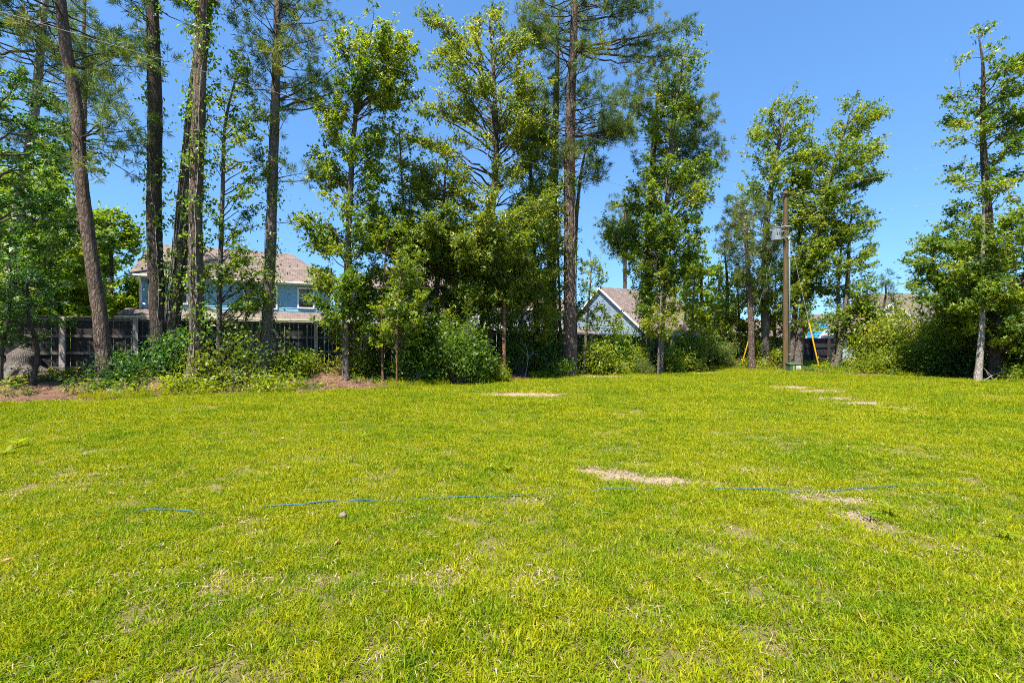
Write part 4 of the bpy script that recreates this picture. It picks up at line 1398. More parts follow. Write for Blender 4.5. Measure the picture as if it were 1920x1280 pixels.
def wire(label, name, A, B, sag, r=.0055):
    A = np.array(A, float); B = np.array(B, float)
    t = np.linspace(0, 1, 60)
    P = A + (B - A) * t[:, None]; P[:, 2] -= 4 * sag * t * (1 - t)
    V, F = tube_np(P - A, np.full(60, r), 5)
    o = obj(name, mesh_np(name, V, F, None, True), M['wire'], None, tuple(A)); tag(o, label, 'cable', 'overhead lines')


ta = pz(366, PD); tb_ = pz(413, PD)
wire('upper overhead line running left from the pole top', 'power_line', (PX_ - .1, PD - .1, ta), (-23.0, 0.2, 11.4), 1.07)
wire('lower overhead line running left from beside the transformer', 'power_line', (PX_ - .1, PD - .1, tb_), (-23.0, 0.5, 9.1), .84)
wire('upper overhead line running right from the pole top', 'power_line', (PX_ + .1, PD - .1, ta), (32, 5.2, 9.9), .25)
wire('lower overhead line running right below the upper one', 'power_line', (PX_ + .1, PD - .1, tb_), (32, 5.2, 8.4), .72)

# ------------------------------------------------------------------ trees
PG = 'tall pines along the fence'
SG = 'sweetgum trees along the fence'
sw = dict(kind='decid', leaf='sweetgum', tmpl=T_STAR)

# --- pines on the left
_, p1P, p1R = tree('pine', 'pine_tree', 'leaning pine with bare brown trunk at the left lawn edge', 14.0,
     [(197, 722, 27), (186, 600, 23), (170, 470, 21), (155, 330, 20), (140, 200, 19), (128, 90, 18), (115, 0, 16), (98, -180, 14), (85, -330, 8), (75, -420, 3)],
     [(330, 120, 190), (250, 60, 220), (150, 0, 215), (60, -60, 220), (-100, -110, 260), (-280, -60, 220), (-420, 40, 110)], 46, 'needle', 'pine_bark', size=.25, twig=.42, tw_den=4.2, rise=.1,
     sides=18, seed=1, group=PG, extra=[(245, 300, -.5, 262), (262, 262, .3, 255), (270, 215, .6, 250), (230, 320, .8, 270), (275, 240, -.8, 258), (250, 120, -.3, 130), (262, 105, .4, 125), (228, 70, .5, 120), (200, 330, -.6, 275), (240, 200, -.6, 262), (215, 250, .9, 262)])
_, p0P, p0R = tree('pine', 'pine_tree', 'pink barked pine rising behind the far left fence', 17.5,
     [(12, 640, 20), (22, 560, 19), (38, 400, 17), (56, 250, 15), (74, 110, 13), (90, -20, 10), (100, -140, 6), (105, -220, 2)],
     [(330, 10, 90), (260, -70, 150), (170, -110, 160), (80, -120, 150), (-20, -100, 170), (-120, -10, 160), (-220, 80, 120)], 95, 'needle', 'pale_bark', size=.27, twig=.45, tw_den=4.6, rise=.1, sides=12, seed=2, group=PG, tone=.06)
tree('pine', 'pine_tree', 'sunlit pine crown beyond the leaning trunk', 27, [(150, 620, 12), (152, 400, 11), (158, 200, 9), (160, 60, 6), (160, -60, 3)],
     [(215, 120, 185), (150, 110, 185), (60, 115, 180), (-60, 150, 170)], 50, 'needle', 'pine_bark', size=.30, twig=.5, tw_den=4.5, rise=.15, seed=3, group=PG, tone=.28)
_, t2P, t2R = tree('pine', 'pine_tree', 'dark ivy clad trunk directly left of the twin trunks', 15.3,
     [(302, 692, 28), (294, 560, 24), (289, 400, 23), (290, 200, 22), (285, 0, 19), (281, -200, 16), (278, -380, 9), (276, -480, 3)],
     [(130, 235, 330), (60, 210, 350), (-60, 180, 380), (-250, 150, 400), (-400, 200, 350), (-480, 260, 300)], 60, 'needle', 'dark_bark', size=.25, twig=.42, tw_den=4.0, rise=.1, sides=16, seed=4, group=PG, tone=-.05)
_, t3P, t3R = tree('pine', 'pine_tree', 'thick dark trunk leaning right against its neighbour', 15.6,
     [(312, 694, 31), (324, 600, 28), (341, 450, 26), (357, 300, 25), (371, 150, 24), (386, 0, 20), (400, -200, 16), (410, -380, 8), (415, -460, 3)],
     [(40, 330, 430), (-60, 300, 480), (-200, 280, 520), (-350, 330, 480), (-460, 390, 440)], 46, 'needle', 'dark_bark', size=.25, twig=.42, tw_den=4.0, rise=.1, sides=16, seed=5, group=PG)
_, t4P, t4R = tree('pine', 'pine_tree', 'straight brown trunk with a pale vine stem twisting up it', 14.5,
     [(360, 706, 30), (367, 640, 24), (371, 400, 21), (372, 200, 20), (374, 0, 18), (378, -200, 15), (380, -340, 8), (382, -430, 3)],
     [(-20, 320, 430), (-120, 290, 470), (-260, 300, 460), (-430, 360, 400)], 40, 'needle', 'pine_bark', size=.25, twig=.42, tw_den=4.0, rise=.1, sides=16, seed=6, group=PG)
_, t5P, t5R = tree('pine', 'pine_tree', 'pine with stubby side limbs in front of the blue house', 16.2,
     [(494, 698, 23), (502, 600, 19), (508, 480, 18), (512, 300, 17), (516, 150, 15), (519, 0, 12), (521, -110, 9), (523, -200, 3)],
     [(190, 470, 560), (140, 430, 640), (90, 440, 640), (30, 450, 660), (-50, 440, 640), (-140, 460, 590), (-200, 500, 540)], 50, 'needle', 'grey_bark', size=.24, twig=.38, tw_den=4.6, rise=.25, sides=14, seed=7, group=PG, tone=.05,
     extra=[(545, 225, -.3, 265), (485, 240, -.5, 262), (520, 232, -.7, 262), (575, 325, -.2, 338), (600, 335, .3, 340), (548, 318, -.6, 338), (500, 315, -.6, 335), (480, 330, .4, 345), (560, 412, .2, 415), (480, 425, -.3, 430), (650, 105, .2, 190), (660, 190, .3, 205), (690, 150, .4, 205), (620, 175, -.4, 200)])

# --- sweetgums and understorey, left to middle
tree(name='sweetgum_tree', label='slim young sweetgum between the twin trunks and the stubby pine', D=15.4, trunk=[(410, 694, 9), (413, 540, 8), (416, 380, 7), (425, 240, 5), (445, 130, 2)],
     env=[(130, 430, 475), (200, 400, 490), (290, 390, 500), (380, 385, 500), (460, 375, 495), (540, 380, 500), (610, 400, 490), (650, 400, 470)], nb=62, size=.13, twig=.42, per=8, tw_den=7.5, seed=11, group=SG, **sw)
_, t6P, _r = tree(name='sweetgum_tree', label='tall bright sweetgum right of the blue house', D=16.6, trunk=[(648, 704, 14), (650, 560, 12), (655, 400, 11), (662, 250, 9), (682, 120, 6), (702, 50, 2)],
     env=[(42, 680, 735), (80, 640, 770), (130, 620, 792), (180, 610, 780), (230, 600, 735), (290, 590, 730), (350, 575, 725), (420, 560, 715), (490, 570, 710), (550, 575, 700), (610, 605, 690), (645, 620, 675)], nb=150, size=.15, twig=.5, per=10, tw_den=8, seed=12, group=SG, tone=.04, **sw)
tree(name='sweetgum_sapling', label='reddish stemmed sapling pair right of the tall sweetgum', D=16.5, trunk=[(718, 706, 4.5), (716, 600, 4), (722, 500, 3), (730, 440, 2)],
     env=[(430, 700, 770), (490, 690, 790), (550, 690, 790), (600, 680, 770), (650, 690, 750)], nb=50, size=.13, twig=.4, per=8, tw_den=8, bark='brown_bark', seed=13, group='saplings', category='sapling', **sw)
tree(name='sweetgum_sapling', label='pale yellowish sapling stem at the lawn edge left of the thicket', D=15.8, trunk=[(744, 716, 3.5), (745, 640, 3.5), (748, 560, 3), (755, 490, 2)],
     env=[(480, 735, 790), (540, 725, 810), (600, 720, 810), (640, 730, 800)], nb=36, size=.12, twig=.38, per=8, tw_den=8, bark='brown_bark', seed=14, group='saplings', category='sapling', **sw)

# --- the water oaks in the middle
OG = 'oaks in the middle of the tree line'
tree('decid', 'oak_tree', 'broad oak filling the middle of the tree line', 19.5,
     [(915, 690, 22), (908, 590, 20), (902, 490, 18), (922, 390, 14), (930, 280, 11), (926, 150, 7), (918, 40, 3)],
     [(5, 890, 935), (50, 860, 960), (110, 820, 1000), (170, 790, 1010), (230, 765, 1030), (290, 735, 1035), (350, 715, 1030), (410, 700, 1035), (460, 720, 1030), (520, 760, 1010), (570, 800, 990)], 230, 'oak', 'dark_bark', T_OAK, .125, .55, 13, 8.0, .6, .8, 12, OG, 15,
     extra=[(800, 30, .2, 170), (790, 12, .4, 170), (825, 50, -.2, 170), (740, 300, -.3, 430)])
tree('decid', 'oak_tree', 'smaller dark oak on the left flank of the broad oak', 18.6,
     [(812, 700, 13), (815, 600, 12), (822, 500, 10), (830, 400, 7), (835, 320, 3)],
     [(310, 790, 860), (360, 740, 880), (420, 700, 880), (480, 705, 890), (540, 710, 900), (600, 740, 890), (640, 760, 880)], 120, 'oak', 'dark_bark', T_OAK, .12, .5, 15, 8.5, .5, .8, 9, OG, 16, -.02)
tree('decid', 'oak_tree', 'slender oak just left of the tall straight pine', 21.0,
     [(1008, 690, 11), (1006, 580, 10), (1000, 460, 9), (996, 350, 7), (990, 230, 3)],
     [(220, 960, 1020), (300, 950, 1050), (380, 950, 1055), (460, 955, 1055), (530, 950, 1050), (600, 960, 1040), (650, 975, 1030)], 100, 'oak', 'dark_bark', T_OAK, .125, .5, 14, 8, .5, .8, 9, OG, 17, .02)
tree('decid', 'sapling', 'straight reddish brown sapling stem in the dark gap of the thicket', 18.3, [(945, 690, 7), (945, 600, 6.5), (944, 500, 6), (944, 440, 3)],
     [(430, 905, 985), (480, 890, 1000), (530, 900, 1000), (570, 920, 985)], 40, 'oak', 'brown_bark', T_OAK, .12, .42, 12, 8, .4, .8, 9, 'saplings', 18, category='sapling')
_, t12P, t12R = tree('pine', 'pine_tree', 'ivy covered dark trunk behind the tall straight pine', 23.5, [(1030, 686, 18), (1033, 560, 17), (1037, 400, 16), (1040, 280, 13), (1044, 150, 9), (1046, 40, 4)],
     [(300, 1000, 1075), (200, 985, 1090), (100, 990, 1095), (30, 1020, 1070)], 40, 'needle', 'dark_bark', size=.28, twig=.45, tw_den=4.2, rise=.1, seed=19, group=PG)
_, t11P, t11R = tree('pine', 'pine_tree', 'tallest straight pine with the long limb reaching right', 20.5,
     [(1068, 698, 26), (1068, 600, 24), (1068, 450, 22), (1067, 300, 20), (1070, 180, 17), (1075, 60, 14), (1078, -60, 9), (1080, -160, 3)],
     [(320, 1035, 1110), (280, 1000, 1170), (230, 975, 1195), (170, 960, 1195), (110, 950, 1185), (50, 955, 1190), (-20, 950, 1200), (-100, 990, 1170), (-160, 1050, 1110)], 125, 'needle', 'pine_bark', size=.27, twig=.42, tw_den=4.6, rise=.12, sides=16, seed=20, group=PG, tone=.02,
     extra=[(1275, 62, .2, 95), (1290, 90, .5, 98), (1240, 55, -.3, 95), (1210, 80, .3, 96), (1300, 50, 0, 95), (1255, 110, .1, 98), (1230, 5, .3, 40), (1200, 15, -.2, 40), (970, 20, .3, 110), (985, 60, -.3, 120)])
tree('pine', 'pine_tree', 'thin pine stem leaning beside the tallest straight pine', 21.2, [(1080, 696, 10), (1077, 560, 9), (1080, 430, 8), (1087, 340, 6), (1098, 280, 3)],
     [(345, 1090, 1130), (320, 1085, 1145), (290, 1085, 1135)], 16, 'needle', 'pine_bark', size=.26, twig=.4, tw_den=5, rise=.1, seed=21, group=PG)
tree('decid', 'sapling', 'leafy sapling in front of the cottage right of the tallest pine', 20.9, [(1094, 700, 4), (1100, 620, 4), (1106, 540, 3), (1110, 490, 2)],
     [(480, 1090, 1130), (530, 1080, 1140), (580, 1082, 1135), (620, 1085, 1125)], 30, 'sweetgum', 'grey_bark', T_STAR, .13, .35, 8, 8, .6, .8, 7, 'saplings', 22, category='sapling')
tree('pine', 'pine_tree', 'distant round topped pine above the grey blue roof', 52, [(1172, 600, 8), (1172, 480, 7), (1172, 400, 5), (1170, 365, 2)],
     [(365, 1150, 1195), (390, 1125, 1225), (420, 1112, 1238), (455, 1120, 1235), (485, 1150, 1200)], 60, 'needle', 'pine_bark', size=.42, twig=.75, tw_den=2.4, rise=.15, seed=23, group=PG, tone=.1)

# --- right of the middle
_, t14P, t14R = tree('pine', 'pine_tree', 'black stemmed pine tangled in the sweetgum right of the gap', 24.2, [(1211, 678, 17), (1214, 560, 16), (1219, 430, 15), (1224, 320, 12), (1230, 220, 8), (1236, 140, 3)],
     [(345, 1190, 1290), (310, 1175, 1350), (270, 1175, 1365), (220, 1170, 1340), (170, 1170, 1310), (130, 1200, 1280)], 75, 'needle', 'dark_bark', size=.29, twig=.45, tw_den=4.4, rise=.12, seed=24, group=PG,
     extra=[(1360, 290, 0, 300), (1350, 315, .3, 310), (1340, 330, -.3, 320), (1365, 270, .2, 290)])
tree(name='sweetgum_tree', label='sweetgum with grey trunk before the grey blue house', D=22.3, trunk=[(1238, 694, 11), (1243, 540, 10), (1250, 380, 9), (1262, 230, 7), (1278, 130, 4), (1290, 80, 2)],
     env=[(72, 1255, 1312), (110, 1225, 1330), (160, 1215, 1345), (220, 1205, 1345), (280, 1195, 1340), (340, 1180, 1345), (390, 1140, 1335), (440, 1135, 1325), (490, 1165, 1300), (540, 1185, 1280), (590, 1195, 1270)], nb=135, size=.155, twig=.5, per=9, tw_den=7, seed=25, group=SG, **sw)
tree(name='sweetgum_sapling', label='bright green sapling below the grey trunked sweetgum', D=21.3, trunk=[(1234, 690, 4), (1236, 620, 4), (1240, 560, 3), (1246, 520, 2)],
     env=[(510, 1230, 1262), (550, 1215, 1275), (590, 1205, 1280), (630, 1215, 1265)], nb=34, size=.14, twig=.35, per=8, tw_den=8, leaf='bright', tmpl=T_STAR, kind='decid', seed=26, group='saplings', category='sapling', tone=.05)
tree(name='sweetgum_tree', label='bare topped sweetgum behind the utility pole', D=26.5, trunk=[(1436, 686, 14), (1434, 560, 13), (1438, 420, 11), (1450, 320, 8), (1468, 230, 4), (1478, 190, 2)],
     env=[(185, 1450, 1520), (215, 1410, 1540), (260, 1395, 1530), (310, 1400, 1510), (360, 1375, 1500), (420, 1370, 1500), (480, 1375, 1490), (540, 1385, 1480), (600, 1395, 1470)], nb=110, size=.16, twig=.5, per=8, tw_den=6.5, seed=27, group=SG, tone=.08, bare_twigs=12, **sw)
tree('pine', 'pine_tree', 'short rounded pine left of the transformer', 25.2, [(1410, 690, 11), (1408, 600, 10), (1402, 500, 8), (1396, 430, 6), (1388, 380, 3)],
     [(375, 1365, 1420), (400, 1350, 1450), (440, 1345, 1470), (480, 1355, 1465), (520, 1375, 1450), (555, 1385, 1435)], 60, 'needle', 'pine_bark', size=.28, twig=.42, tw_den=4.8, rise=.15, seed=28, group=PG, tone=.2)
tree(name='sweetgum_tree', label='windswept sweetgum leaning right behind the utility pole', D=25.4, trunk=[(1496, 690, 14), (1503, 600, 13), (1518, 500, 11), (1542, 400, 9), (1568, 300, 6), (1592, 215, 2)],
     env=[(185, 1590, 1625), (215, 1580, 1655), (250, 1560, 1640), (300, 1490, 1640), (350, 1480, 1645), (400, 1485, 1630), (450, 1490, 1610), (510, 1480, 1580), (570, 1480, 1560), (620, 1485, 1545)], nb=150, size=.16, twig=.5, per=9, tw_den=7, seed=29, group=SG, tone=.08, extra=[(1655, 215, 0, 290), (1650, 205, .3, 290)], **sw)
tree(name='sweetgum_tree', label='straight dark stem sweetgum close behind the utility pole', D=26.0, trunk=[(1484, 690, 10), (1490, 560, 9), (1502, 420, 7), (1512, 320, 4), (1516, 280, 2)],
     env=[(280, 1490, 1545), (340, 1475, 1560), (420, 1470, 1560), (500, 1465, 1550), (580, 1470, 1540)], nb=60, size=.16, twig=.45, per=8, tw_den=6.5, seed=30, group=SG, **sw)
tree(name='sweetgum_tree', label='small layered sweetgum between guy wire and big bush', D=24.4, trunk=[(1566, 692, 9), (1582, 610, 9), (1590, 520, 7), (1594, 440, 4), (1598, 395, 2)],
     env=[(390, 1590, 1640), (412, 1565, 1665), (450, 1560, 1640), (500, 1550, 1640), (550, 1545, 1645), (600, 1550, 1635), (640, 1560, 1615)], nb=85, size=.15, twig=.45, per=9, tw_den=7.5, seed=31, group=SG, rise=.35, **sw)
tree(name='sweetgum_sapling', label='thin upright stem beside the small layered sweetgum', D=24.9, trunk=[(1560, 690, 6), (1570, 600, 6), (1576, 500, 4), (1580, 430, 2)],
     env=[(430, 1560, 1600), (500, 1550, 1605), (570, 1545, 1600)], nb=26, size=.15, twig=.4, per=8, tw_den=7, seed=32, group='saplings', category='sapling', **sw)
tree('pine', 'pine_tree', 'little young pine poking above the big bush', 25.5, [(1646, 680, 6), (1652, 610, 5), (1658, 550, 3), (1660, 530, 1)],
     [(525, 1652, 1668), (560, 1635, 1680), (600, 1630, 1690), (630, 1635, 1680)], 26, 'needle', 'dark_bark', size=.28, twig=.35, tw_den=5, rise=.4, seed=33, group=PG, tone=.05)
tree(name='sweetgum_tree', label='tall leafy sweetgum at the right edge with dead twigs on top', D=18.9, trunk=[(1864, 712, 17), (1860, 560, 15), (1853, 400, 13), (1847, 250, 9), (1842, 130, 5), (1838, 70, 2)],
     env=[(80, 1815, 1895), (120, 1795, 1930), (165, 1770, 1960), (220, 1800, 1950), (300, 1800, 1960), (345, 1765, 1980), (400, 1780, 1985), (440, 1755, 1990), (490, 1735, 2000), (540, 1745, 2000), (600, 1765, 1990), (650, 1790, 1980)], nb=230, size=.15, twig=.5, per=10, tw_den=7.5, seed=34, group=SG, bark='dark_bark', rise=.4, bare_twigs=6, **sw)
tree(name='sweetgum_sapling', label='pale slender trunk in front of the tall right edge sweetgum', D=18.1, trunk=[(1833, 716, 11), (1838, 620, 9), (1842, 520, 7), (1845, 420, 5), (1848, 330, 2)],
     env=[(320, 1825, 1870), (380, 1800, 1880), (440, 1785, 1890), (500, 1790, 1885), (550, 1800, 1870)], nb=34, size=.14, twig=.42, per=8, tw_den=6, bark='pale_bark', seed=35, group='saplings', category='sapling', **sw)
tree('decid', 'tree', 'pale green tree between grey blue roof and utility pole', 34, [(1318, 670, 9), (1316, 580, 8), (1314, 500, 4)],
     [(465, 1295, 1335), (500, 1275, 1350), (540, 1270, 1365), (580, 1285, 1375), (620, 1300, 1370)], 70, 'farleaf', 'grey_bark', T_BROAD, .24, .7, 10, 4.5, .5, .9, 8, 'trees beyond the fence', 36)
tree('decid', 'tree', 'slim dark tree standing left of the left guy wire', 27.5, [(1366, 680, 8), (1365, 600, 7), (1362, 520, 5), (1358, 470, 2)],
     [(465, 1345, 1375), (510, 1335, 1390), (560, 1335, 1400), (610, 1340, 1400), (650, 1350, 1390)], 60, 'oak', 'dark_bark', T_OAK, .15, .45, 10, 6.5, .5, .9, 8, 'trees beyond the fence', 37)

# --- left edge
tree('decid', 'tree', 'shady broadleaf tree at the top left corner', 14.6, [(-90, 720, 22), (-80, 520, 20), (-60, 330, 16), (-40, 180, 10), (-30, 60, 4)],
     [(40, -160, 30), (140, -190, 70), (240, -200, 120), (330, -200, 135), (420, -200, 120), (500, -190, 100), (560, -150, 60)], 62, 'deep', 'dark_bark', T_STAR, .16, .5, 9, 6.5, .4, .9, 10, 'trees at the left edge', 41)
tree('decid', 'sapling', 'layered dark green sapling before the left fence', 13.2, [(60, 735, 8), (64, 660, 7), (62, 590, 5), (55, 530, 3)],
     [(520, 0, 100), (560, -30, 120), (600, -40, 130), (630, -20, 120), (655, 20, 105)], 26, 'deep', 'dark_bark', T_STAR, .13, .4, 8, 7, .15, .9, 7, 'saplings', 42, category='sapling')
tree('decid', 'sapling', 'thin dark sapling stem at the left picture edge', 13.0, [(2, 740, 6), (8, 660, 6), (16, 580, 5), (20, 500, 2)],
     [(480, -30, 60), (540, -50, 70), (600, -50, 60)], 14, 'deep', 'dark_bark', T_STAR, .13, .4, 8, 7, .2, .9, 7, 'saplings', 43, category='sapling')
LG = 'trees beyond the left fence'
tree('decid', 'tree', 'sunlit bushy tree beyond the fence left of the leaning pine', 24, [(60, 680, 12), (62, 560, 11), (60, 440, 8), (58, 340, 3)],
     [(320, 10, 110), (380, -30, 150), (440, -40, 160), (500, -40, 170), (560, -30, 165), (610, -10, 150)], 120, 'farleaf', 'dark_bark', T_BROAD, .20, .6, 11, 5.5, .5, .9, 9, LG, 44, -.05)
tree('decid', 'tree', 'rounded bright tree between leaning pine and blue house', 33, [(205, 690, 10), (207, 600, 9), (210, 500, 7), (205, 410, 3)],
     [(392, 175, 218), (420, 150, 240), (450, 150, 268), (490, 150, 276), (540, 140, 276), (590, 150, 262), (620, 160, 250)], 120, 'farleaf', 'dark_bark', T_BROAD, .26, .7, 12, 5, .5, .9, 9, LG, 45, .05)
tree('decid', 'tree', 'tall thin stemmed tree just left of the leaning pine', 28, [(128, 680, 7), (126, 560, 7), (122, 440, 6), (112, 340, 4), (105, 280, 2)],
     [(270, 70, 140), (330, 70, 150), (390, 80, 160), (450, 80, 165), (520, 85, 175), (580, 90, 170)], 90, 'farleaf', 'dark_bark', T_BROAD, .22, .6, 10, 5, .5, .9, 9, LG, 46, 0)
tree('decid', 'tree', 'pale crown low beyond the fence behind the leaning pine', 40, [(150, 680, 8), (150, 600, 7), (148, 520, 4)],
     [(450, 120, 190), (490, 100, 210), (540, 90, 215), (590, 95, 210), (620, 100, 200)], 80, 'farleaf', 'dark_bark', T_BROAD, .30, .8, 11, 4.2, .5, .9, 9, LG, 47, .08)
tree('decid', 'tree', 'dim tree behind the fence at the far left edge', 30, [(-20, 690, 10), (-15, 560, 9), (-10, 430, 4)],
     [(380, -70, 40), (440, -100, 70), (520, -110, 80), (600, -100, 70)], 80, 'farleaf', 'dark_bark', T_BROAD, .26, .7, 10, 4.5, .5, .9, 9, LG, 48, -.08)

# --- understorey filling the gaps under and between the tall crowns
UG = 'understorey trees before the fence'
for i, (label, D, trunk, env, nb, lf, tm_, sz, tone) in enumerate([
    ('leafy understorey tree filling the gap left of the broad oak', 18.2, [(768, 700, 7), (766, 580, 6), (760, 440, 5), (752, 300, 3), (748, 240, 2)], [(220, 725, 780), (290, 715, 800), (370, 705, 810), (440, 700, 830), (520, 690, 840), (600, 700, 840), (640, 715, 820)], 80, 'sweetgum', T_STAR, .135, .05),
    ('low dense tree under the broad oak behind the glossy bush', 19.0, [(868, 696, 7), (870, 620, 6), (874, 540, 4), (878, 470, 2)], [(455, 840, 920), (500, 815, 940), (550, 800, 950), (600, 800, 945), (640, 815, 930)], 46, 'oak', T_OAK, .125, .1),
    ('low dense tree behind the reddish brown sapling', 20.2, [(975, 694, 7), (978, 610, 6), (982, 530, 4), (985, 470, 2)], [(450, 945, 1025), (500, 925, 1045), (550, 920, 1050), (600, 925, 1050), (645, 935, 1040)], 46, 'oak', T_OAK, .13, .05),
    ('slender leafy tree right against the tallest pine', 22.0, [(1050, 694, 6), (1050, 600, 5), (1046, 480, 4), (1044, 400, 2)], [(380, 1015, 1080), (450, 1005, 1090), (530, 1005, 1090), (600, 1010, 1085), (645, 1015, 1075)], 56, 'oak', T_OAK, .13, .1),
    ('light green tree between tallest pine and the black stemmed pine', 23.0, [(1155, 692, 4), (1154, 660, 4), (1152, 620, 3), (1150, 596, 2)], [(592, 1140, 1165), (615, 1130, 1170), (640, 1130, 1180), (660, 1140, 1180)], 24, 'bright', T_BROAD, .13, 0),
    ('bushy tree right of the grey trunked sweetgum', 25.0, [(1298, 690, 6), (1298, 620, 5), (1300, 560, 4), (1304, 500, 2)], [(485, 1285, 1325), (530, 1270, 1345), (580, 1265, 1350), (630, 1270, 1345), (655, 1280, 1335)], 60, 'bright', T_BROAD, .14, -.05),
    ('bushy tree close left of the left guy wire top', 27.2, [(1388, 690, 6), (1386, 620, 5), (1384, 560, 3), (1382, 520, 2)], [(510, 1365, 1405), (550, 1350, 1420), (600, 1345, 1425), (645, 1355, 1415)], 50, 'broad', T_BROAD, .15, .05),
    ('bushy tree between the pole and the left guy wire', 27.4, [(1452, 690, 6), (1452, 620, 5), (1454, 560, 3), (1456, 500, 2)], [(480, 1435, 1475), (540, 1420, 1490), (590, 1415, 1495), (640, 1420, 1490)], 50, 'bright', T_BROAD, .15, -.08),
]):
    tree('decid', 'understorey_tree', label, D, trunk, env, nb, lf, 'grey_bark', tm_, sz, .42, 9, 7, .4, .85, 7, UG, 200 + i, tone)

# ------------------------------------------------------------------ vines
vine('leafy vine over the dark trunk left of the twin trunks', t2P, t2R, 3.2, 13.5, 620, size=.11, spray=.34, seed=1)
vine('dense vine hanging on the right leaning thick trunk', t3P, t3R, 3.0, 14.0, 620, size=.11, spray=.33, seed=2)
vine('pale twisting vine with leaves on the straight brown trunk', t4P, t4R, 1.6, 13.5, 1000, size=.11, spray=.45, seed=3)
vine('thin vine on the stubby limbed pine before the blue house', t5P, t5R, 2.0, 8.5, 420, size=.10, spray=.35, seed=4)
vine('ivy cloaking the dark trunk behind the tallest pine', t12P, t12R, 1.0, 11.0, 2600, leaf='oak', size=.12, spray=.4, seed=5)
vine('ivy wrapped round the black stemmed pine', t14P, t14R, 1.5, 9.5, 1700, size=.12, spray=.42, seed=6)
vine('sparse vine sprigs on the tallest straight pine', t11P, t11R, 4.0, 9.0, 320, size=.11, spray=.3, seed=7)

